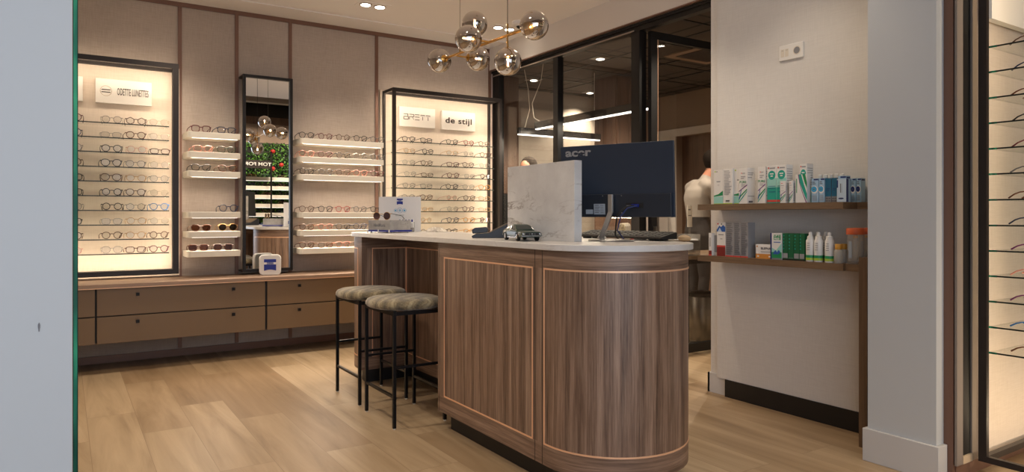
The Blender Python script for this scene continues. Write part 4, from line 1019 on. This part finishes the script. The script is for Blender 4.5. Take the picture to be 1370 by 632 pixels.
MB().box(3.21,4.7,1.092,1.098,zbm+.03,zbm+.045,'led').build('light_strip', rc)
o = empty('brand_sign', (3.55,1.39,2.0), label='blank white sign above the glass shelves beyond the pale pier', cat='sign')
MB().box(3.275,3.75,1.36,1.392,1.93,2.12,'sign_white').build('board', o)
area('cabinet_light',(3.95,1.10,.13),(R(130),0,0),1.4,.012,3*LK,(1,.76,.5)); area('cabinet_light',(3.95,1.10,2.9),(R(50),0,0),1.4,.012,8*LK,(1,.76,.5))
area('cabinet_light',(3.225,1.10,1.5),(R(90),0,R(-35)),.012,2.6,7*LK,(1,.76,.5))
cc = ['brown','navy','tortoise','black','burgundy','grey','tortoise','navy','purple','rose','purple','blue','tortoise']
for i, z in enumerate(RS[:13]):
    if i >= 13: break
    place_glasses(3.335+rnd.uniform(-.012,.02),1.155,z,R(rnd.uniform(-3,5)),('panto','round','square')[i % 3],cc[i],.0022,
        '%s glasses showing a curved temple tip on %s glass shelf beyond the pier' % (CW[cc[i]], (ORD+['eleventh','twelfth','thirteenth'])[i]), 'glasses in the cabinet beyond the pier')

# ------------------------------------------------------------------ back room furniture
t = empty('tall_cabinet', (5.11,5.8,0), label='tall walnut cupboard block reaching the dark ceiling of the back room', cat='cupboard')
MB().box(4.93,5.30,5.62,5.96,0,2.598,'walnut_dark').build('body', t)
MB().box(4.95,5.112,5.605,5.62,.05,2.58,'walnut_dark').build('door', t); MB().box(5.12,5.28,5.605,5.62,.05,2.58,'walnut_dark').build('door', t)
t = empty('tall_cabinet', (3.9,6.5,0), label='narrow walnut cupboard panel behind the glazed partition corner', cat='cupboard')
MB().box(3.74,4.15,6.30,6.84,1.33,2.598,'walnut_dark').build('body', t)
MB().box(3.74,4.15,6.28,6.84,0,1.33,'black').build('lower_door', t)
MB().box(3.76,4.13,6.285,6.30,1.34,2.58,'walnut_dark').build('door', t)
def pendant(p0, p1, z, label, hang, h=.062):
    d_ = (Vector(p1)-Vector(p0)); r = empty('linear_pendant', ((p0[0]+p1[0])/2,(p0[1]+p1[1])/2,z), label=label, cat='pendant light', group='linear lamps in the back room')
    horiz = abs(d_.x) > abs(d_.y)
    a = (min(p0[0],p1[0]), max(p0[0],p1[0])) if horiz else (p0[0]-.02,p0[0]+.02); b2 = (min(p0[1],p1[1]), max(p0[1],p1[1])) if not horiz else (p0[1]-.02,p0[1]+.02)
    MB().box(a[0],a[1],b2[0],b2[1],z,z+h,'frame_black').build('housing', r)
    MB().box(a[0]+.006,a[1]-.006,b2[0]+.006,b2[1]-.006,z-.010,z+.001,'led_cool').build('diffuser', r)
    for q in hang:
        w = MB().tube(q, .003, 'off_white', 6); w.build('cable', r, smooth=60)
    area('pendant_light', ((a[0]+a[1])/2,(b2[0]+b2[1])/2,z-.013), (0,0,0 if horiz else PI/2), max(a[1]-a[0],b2[1]-b2[0]), .028, 26*LK, (1,.86,.68))
pendant((3.88,3.95),(3.88,5.58),1.95,'long black bar lamp nearest the glass, glowing underneath in the back room',[[(3.88,5.50,2.01),(3.87,5.60,2.06),(3.86,5.62,2.2),(3.88,5.50,2.4),(3.88,5.45,2.6)],[(3.88,4.2,2.01),(3.88,4.2,2.6)]])
pendant((3.72,5.66),(4.75,5.66),1.90,'shorter black bar lamp crossing in front of the white back wall',[[(3.80,5.66,1.96),(3.86,5.66,2.15),(3.84,5.66,2.35),(3.78,5.66,2.6)],[(4.68,5.66,1.96),(4.68,5.66,2.6)]])
downlight(4.29,5.10,2.60,'square recessed spot in the dark tiled ceiling, farther from walnut block',80*LK*2,140,n=1,group='spots in the dark tiled ceiling')
downlight(5.37,6.58,2.60,'square recessed spot in the dark ceiling close to the white wall',95*LK*2,110,n=1,tgt=(5.3,6.8,1.2),group='spots in the dark tiled ceiling')
downlight(5.4,4.3,2.60,'added square spot above the man brightening the back room',120*LK*2,150,n=1,group='spots in the dark tiled ceiling')  # extra spot added to lift the dark brown side wall
downlight(4.4,3.3,2.60,'added square ceiling spot behind the open glass door brightening the back room',60,150,n=1,group='spots in the dark tiled ceiling')  # extra unseen spot added to brighten the back room
downlight(4.35,6.3,2.60,'added square spot brightening the back room between narrow walnut panel and white wall',50,110,n=1,group='spots in the dark tiled ceiling')  # extra spot added for more light in this corner of the back room
ac = empty('ceiling_cassette', (4.9,4.3,2.6), label='square air conditioning cassette flush in the dark tiled ceiling', cat='air conditioner')
MB().box(4.72,5.3,4.1,4.7,2.588,2.6,'back_brown').box(4.8,5.22,4.18,4.62,2.584,2.588,'frame_dark').build('grille', ac)
# desk with black frame, bin underneath
dk = empty('work_desk', (4.7,4.25,0), label='black-framed walnut-topped desk in the back room doorway', cat='desk')
MB().box(4.2,5.3,3.93,4.55,.745,.775,'walnut_shelf').build('top', dk)
for x in (4.2,5.265):
    for y in (3.93,4.515): MB().box(x,x+.035,y,y+.035,.02,.745,'black_metal').build('leg', dk)
MB().box(4.235,5.265,3.93,3.96,.02,.05,'black_metal').box(4.235,5.265,4.52,4.55,.02,.05,'black_metal').box(4.2,4.235,3.965,4.515,.02,.05,'black_metal').box(4.235,5.265,3.93,3.955,.71,.745,'black_metal').build('frame', dk)
bn = empty('waste_bin', (4.66,4.18,.0), label='round steel waste bin with black lid standing under the desk', cat='bin')
MB().lathe([(.10,0),(.108,.01),(.108,.40),(.104,.405)],(4.66,4.18,0),'steel',28).build('body', bn, smooth=40)
MB().lathe([(.110,.402),(.112,.41),(.112,.43),(.095,.445),(.001,.455)],(4.66,4.18,0),'black',28).build('lid', bn, smooth=40)
MB().lathe([(.111,0),(.111,.02),(.109,.022)],(4.66,4.18,0),'black',28).build('base_ring', bn, smooth=40)
MB().box(4.53,4.56,4.10,4.14,.01,.03,'black').build('pedal', bn)
tr = empty('paper_tray', (4.30,4.06,.775), label='clear tiered paper tray on the back room desk end', cat='tray')
for z in (.775,.835,.895): MB().box(4.215,4.385,3.95,4.17,z,z+.004,'acrylic').box(4.215,4.218,3.95,4.17,z,z+.055,'acrylic').box(4.382,4.385,3.95,4.17,z,z+.055,'acrylic').build('tier', tr)
tag(MB().box(4.225,4.375,3.96,4.16,.8995,.904,'paper').box(4.235,4.38,3.97,4.165,.904,.909,'paper').build('paper_stack'), 'sheets of white paper on top of the clear tray', 'paper')
wc = empty('white_cupboard', (6.0,5.6,0), label='plain white cupboard seen beneath the monitor through the doorway', cat='cupboard')
MB().box(5.94,6.3,6.2,6.6,0,1.1,'header_white').build('body', wc); MB().box(5.925,5.94,6.21,6.39,.02,1.08,'header_white').build('door', wc); MB().box(5.925,5.94,6.40,6.59,.02,1.08,'header_white').build('door', wc)
chr_ = empty('desk_chair', (4.72,4.95,0), R(-50), label='olive patterned upholstered chair behind the desk', cat='chair')
MB().box(-.22,.22,-.22,.22,.42,.50,'cowhide').build('seat', chr_, local=True, bevel=.03)
MB().box(-.23,-.16,-.22,.22,.52,1.03,'cowhide').build('backrest', chr_, local=True, bevel=.03)
for a in (-1,1):
    for b2 in (-1,1): MB().box(a*.18-.012,a*.18+.012,b2*.18-.012,b2*.18+.012,0,.43,'black_metal').build('leg', chr_, local=True)
nt_ = tag(MB().box(4.675,4.735,4.36,4.364,1.0,1.19,'c_cream').box(4.685,4.715,4.359,4.3602,1.15,1.16,'c_text').box(4.685,4.725,4.359,4.3602,1.10,1.107,'c_text').box(4.695,4.715,4.36,4.366,.79,1.0,'acrylic').box(4.67,4.74,4.33,4.39,.775,.79,'acrylic').build('notice_board'), 'narrow cream notice card standing on the back room desk before the man', 'notice')


# ------------------------------------------------------------------ people
def person(name, loc, rz, label, top, headz, lean, arm_pose):
    root = empty(name, loc, rz, label=label, cat='person')
    k = lean; q_ = MB()
    def capsule(pts, rads):
        P_ = [Vector(p) for p in pts]; pp, rr = [], []
        for i in range(len(P_)-1):
            for t_ in (0,.25,.5,.75): pp.append(P_[i].lerp(P_[i+1], t_)); rr.append(rads[i]*(1-t_)+rads[i+1]*t_)
        pp.append(P_[-1]); rr.append(rads[-1]); q_.tube(pp, rr, 'skin', 14)
        for p, r_ in zip(P_, rads): q_.ball(p, r_*.995, 'skin', 14, 10)
    def torso(secs):
        i0 = len(q_.v); n_ = 24; kk_ = q_.mi('skin')
        for (x,z,hx,hy) in secs:
            for j in range(n_): an = 2*PI*j/n_; q_.v.append((x+hx*math.cos(an), hy*math.sin(an), z))
        for i in range(len(secs)-1):
            for j in range(n_): l = (j+1) % n_; q_.f.append((i0+i*n_+j,i0+i*n_+l,i0+(i+1)*n_+l,i0+(i+1)*n_+j)); q_.m.append(kk_)
        q_.f.append(tuple(i0+j for j in reversed(range(n_)))); q_.m.append(kk_); e_ = i0+(len(secs)-1)*n_; q_.f.append(tuple(e_+j for j in range(n_))); q_.m.append(kk_)
    torso([(0,.86,.06,.10),(0,.90,.105,.155),(0,.97,.118,.172),(.005*k,1.04,.112,.160),(.005*k,1.12,.108,.152),(0,1.22,.112,.160),(-.008*k,1.32,.118,.175),(.005*k,1.40,.112,.185),(.03*k,1.46,.090,.165),(.05*k,1.50,.065,.105),(.065*k,1.53,.050,.060)])
    capsule([(.055*k,0,1.49),(.085*k,0,1.55),(.115*k,0,1.62)], [.062,.056,.054])
    hx0 = .135*k
    q_.ball((hx0,0,1.705),.098,'skin',20,14,(1.0,.82,1.12)); q_.ball((hx0+.030,0,1.645),.066,'skin',18,12,(1.0,.84,.95)); q_.ball((hx0+.062,0,1.612),.030,'skin',14,10,(.9,1,.8))
    capsule([(hx0+.088,0,1.690),(hx0+.108,0,1.652)],[.010,.014])
    for s_ in (-1,1):
        el, wr = arm_pose[0 if s_ < 0 else 1]
        S_ = Vector((.012*k,s_*.178,1.43)); E_ = Vector((el[0],s_*el[1],el[2])); W_ = Vector((wr[0],s_*wr[1],wr[2]))
        capsule([(.02*k,s_*.10,1.45),S_,S_.lerp(E_,.45),E_,E_.lerp(W_,.35),W_],[.070,.064,.052,.042,.041,.027])
        d_ = (W_-E_).normalized(); side = Vector((0,1,0))
        if abs(d_.dot(side)) > .8: side = Vector((1,0,0))
        side = (side-d_*side.dot(d_)).normalized()
        curl = Vector((0,0,-1)) if abs(d_.z) < .8 else Vector((1,0,0))
        for off_ in (-.026,-.009,.009,.026): capsule([W_+side*off_*.6, W_+d_*.088+side*off_],[.018,.014])
        for q, ln_ in enumerate((.066,.078,.072,.056)):
            b0 = W_+d_*.086+side*(-.031+.0207*q)
            capsule([b0,b0+d_*ln_*.45+curl*.006,b0+d_*ln_*.78+curl*.02,b0+d_*ln_*.95+curl*.034],[.0098,.0092,.0086,.0078])
        t0 = W_+d_*.03-side*.026
        capsule([t0,t0+d_*.03-side*.022,t0+d_*.055-side*.030+curl*.012],[.0125,.0108,.0092])
        capsule([(0,s_*.082,.93),(.012,s_*.092,.72),(.02,s_*.10,.50),(.005,s_*.103,.36),(-.02,s_*.108,.10)],[.098,.078,.056,.056,.037])
        capsule([(-.035,s_*.108,.045),(.06,s_*.113,.042),(.14,s_*.118,.032)],[.042,.042,.030])
    me = q_.mesh('body'); o = bpy.data.objects.new('body', me); COL.objects.link(o)
    md = o.modifiers.new('r','REMESH'); md.mode = 'VOXEL'; md.voxel_size = .0065
    md = o.modifiers.new('s','SMOOTH'); md.factor = .5; md.iterations = 3
    bpy.context.view_layer.update()
    m2 = bpy.data.meshes.new_from_object(o.evaluated_get(bpy.context.evaluated_depsgraph_get())); bpy.data.objects.remove(o); m2.materials.clear()
    bq = bmesh.new(); bq.from_mesh(m2)
    for zc_ in (1.09,1.12,.10): bmesh.ops.bisect_plane(bq, geom=bq.verts[:]+bq.edges[:]+bq.faces[:], plane_co=(0,0,zc_), plane_no=(0,0,1))
    bmesh.ops.bisect_plane(bq, geom=bq.verts[:]+bq.edges[:]+bq.faces[:], plane_co=(.07*k,0,1.545), plane_no=(.45,0,1))
    sv = [v for v in bq.verts if 1.26 < v.co.z < 1.535 and abs(v.co.y) < .30]
    for _ in range(24): bmesh.ops.smooth_vert(bq, verts=sv, factor=.5, use_axis_x=True, use_axis_y=True, use_axis_z=True)
    bq.to_mesh(m2); bq.free()
    for mt in (top,'trouser','skin','leather'): m2.materials.append(MAT[mt])
    wrz = [(Vector((w[0],(-1 if i == 0 else 1)*w[1],w[2])), (Vector((w[0],(-1 if i == 0 else 1)*w[1],w[2]))-Vector((e[0],(-1 if i == 0 else 1)*e[1],e[2]))).normalized()) for i,(e,w) in enumerate(arm_pose)]
    for p in m2.polygons:
        c = p.center; mi_ = 0
        if c.z < 1.095: mi_ = 1
        if c.z < .10: mi_ = 3
        if 1.09 < c.z < 1.12 and abs(c.y) < .19: mi_ = 3
        if (c.z-1.545)+.45*(c.x-.07*k) > 0: mi_ = 2
        for w, dd_ in wrz:
            al = (c-w).dot(dd_)
            if 0 < al < .20 and (c-w-dd_*al).length < .068 and abs(c.y) > .1: mi_ = 2
        p.material_index = mi_; p.use_smooth = True
    b_ = bpy.data.objects.new('body', m2); COL.objects.link(b_); b_.parent = root
    # hair, ears, eyes
    hx = .135*k
    hr = MB()
    pr = [(max(.001,.104*math.sin(PI*q/10)), -.104*math.cos(PI*q/10)) for q in range(4,11)]
    hr.lathe(pr, (hx-.020,0,1.730), 'hair', 24, 1.0, .86); hr.ball((hx-.035,0,1.695),.078,'hair',18,12,(.95,1.02,1.1))
    hr.build('hair', root, local=True, smooth=80)
    for s_ in (-1,1):
        MB().ball((hx+.0,s_*.082,1.672),.028,'skin',12,8,(.55,.35,1.)).build('ear', root, local=True, smooth=80)
        MB().ball((hx+.088,s_*.032,1.690),.009,'hair',10,8).build('eye', root, local=True, smooth=80)
    MB().box(hx+.083,hx+.090,-.022,.022,1.617,1.623,'c_dred').build('mouth', root, local=True)
    return root
mrot = math.atan2(-.542*.9+.84*.25, .84*.9+.542*.25)
person('person', (5.40,4.90,0), mrot, 'man in pale shirt and dark trousers leaning forward in the back room', 'shirt', 0, 1.45, [((.20,.20,1.18),(.40,.14,1.12)),((.22,.22,1.2),(.42,.16,1.14))]).scale = (.972,)*3
p2 = person('person', (3.99,5.78,0), R(200), 'dark-haired person mostly hidden behind the marble slab beyond the glass', 'trouser', 0, .8, [((.05,.24,1.17),(.20,.26,1.0)),((.05,.24,1.17),(.20,.26,1.0))])
p2.scale = (.925,.925,.925)

# ------------------------------------------------------------------ living wall opposite (seen in the mirror)
lw = MB(); r3 = random.Random(11); ki, kj = lw.mi('leaf'), lw.mi('leaf_pale')
for _ in range(9000):
    x, z, y = r3.uniform(2.2,4.9), r3.uniform(.95,2.5), -2.04+r3.uniform(0,.055)
    a, l, w, dz = r3.uniform(-1,1), r3.uniform(.03,.075), r3.uniform(.008,.018), r3.uniform(-.05,.03)
    dx, dy = l*math.sin(a), l*abs(math.cos(a))*.6
    i = len(lw.v); lw.v += [(x,y,z),(x+dx/2-w,y+dy/2,z+dz*.3+.008),(x+dx,y+dy,z+dz),(x+dx/2+w,y+dy/2,z+dz*.3+.008)]
    lw.f.append((i,i+1,i+2,i+3)); lw.m.append(ki if r3.random() < .6 else kj)
o = lw.build('ivy_foliage'); tag(o, 'dense green leaves of the living wall reflected in the tall mirror', 'plants', kind='stuff')
structure(MB().box(2.15,4.95,-2.10,-2.05,.9,2.5,'frame_black'), 'wall_plant_backing')
for i in range(5):
    z = 1.83-.168*i
    q = empty('floating_shelf', (3.5,-1.95,z-.07), label='pale shelf crossing the living wall in mirror, %s down' % ORD[i], cat='shelf', group='pale shelves on the living wall')
    MB().box(2.3,4.8,-1.925,-1.78,z-.07,z,'shelf_white').build('shelf_board', q)
    MB().box(2.32,4.78,-1.81,-1.80,z-.073,z-.069,'led_cool').build('light_strip', q)
    for j in range(5):
        place_glasses(2.7+.27*j+r3.uniform(-.03,.03),-1.83,z,R(180),'panto',['black','tortoise','navy','brown','burgundy'][(i+j) % 5],.0026,'%s glasses on pale living-wall shelf in the mirror, %s shelf, %s along' % (CW[['black','tortoise','navy','brown','burgundy'][(i+j) % 5]], ORD[i], ['one','two','three','four','five'][j]),'glasses on the living wall shelves')
for k,(x,z) in enumerate(((3.36,2.33),(3.52,2.08),(3.36,2.00),(3.02,2.08))):
    a_ = empty('apple', (x,-1.90,z), label='red fruit hanging in the living wall seen in the mirror, number %s' % ['one','two','three','four'][k], cat='fruit', group='red fruit in the living wall')
    MB().ball((x,-1.90,z),.045,'apple',16,10,(1,1,.92)).build('flesh', a_, smooth=80); MB().tube([(x,-1.90,z+.035),(x+.005,-1.90,z+.06)],.003,'walnut_dark',5).build('stem', a_)
tf = empty('black_display_rail', (3.0,-1.6,0), label='black rail frame with dark lettered board before the living wall in mirror', cat='display frame')
MB().box(3.245,3.27,-1.62,-1.595,0,2.30,'frame_black').box(2.45,3.27,-1.62,-1.595,2.275,2.30,'frame_black').box(2.45,2.475,-1.62,-1.595,0,2.275,'frame_black').build('frame', tf)
MB().box(2.475,3.245,-1.615,-1.60,1.98,2.13,'frame_dark').build('board', tf)
lettering('TOM FORD', .062, 'c_white', tf, (-.02,.006,2.055), (PI/2,0,PI), sx=1.25, bold=.001)

for x in (2.7,3.4,4.1): spot((x,-.9,3.08), 70, 75, tgt=(x,-2.05,1.9))  # added wall washers without fittings, brightening the living wall in the mirror
# ------------------------------------------------------------------ daylight, sky, camera
area('daylight', (-.55,-2.06,1.5), (R(-90),0,0), 4.6, 2.4, 55, (.80,.88,1.0)).rotation_euler = (R(90),0,0)
w = bpy.data.worlds.new('world'); SC.world = w; w.use_nodes = True
bg = w.node_tree.nodes['Background']; bg.inputs[0].default_value = (.62,.72,.9,1); bg.inputs[1].default_value = .8
for (x,y,e) in ((.8,.3,40),(3.3,-.9,80),(4.2,.4,30),(2.6,-.7,60)): spot((x,y,3.1), e, 110)  # unseen spot lamps without fittings over the outer shop area
cam = bpy.data.cameras.new('camera'); co = bpy.data.objects.new('camera', cam); COL.objects.link(co)
co.location = (0,0,1.1); co.rotation_euler = (PI/2,0,-math.atan2(600,930))
cam.sensor_width = 36; cam.lens = 930/1370*36; cam.shift_y = -27/1370; cam.clip_start = .05; cam.clip_end = 60
SC.camera = co
SC.view_settings.view_transform = 'Standard'; SC.view_settings.look = 'None'; SC.view_settings.gamma = 1
SC.view_settings.use_curve_mapping = False; SC.view_settings.exposure = .45
SC.cycles.use_denoising = True; SC.cycles.max_bounces = 10; SC.cycles.transparent_max_bounces = 24; SC.cycles.sample_clamp_indirect = 4
SC.cycles.caustics_reflective = False; SC.cycles.caustics_refractive = False
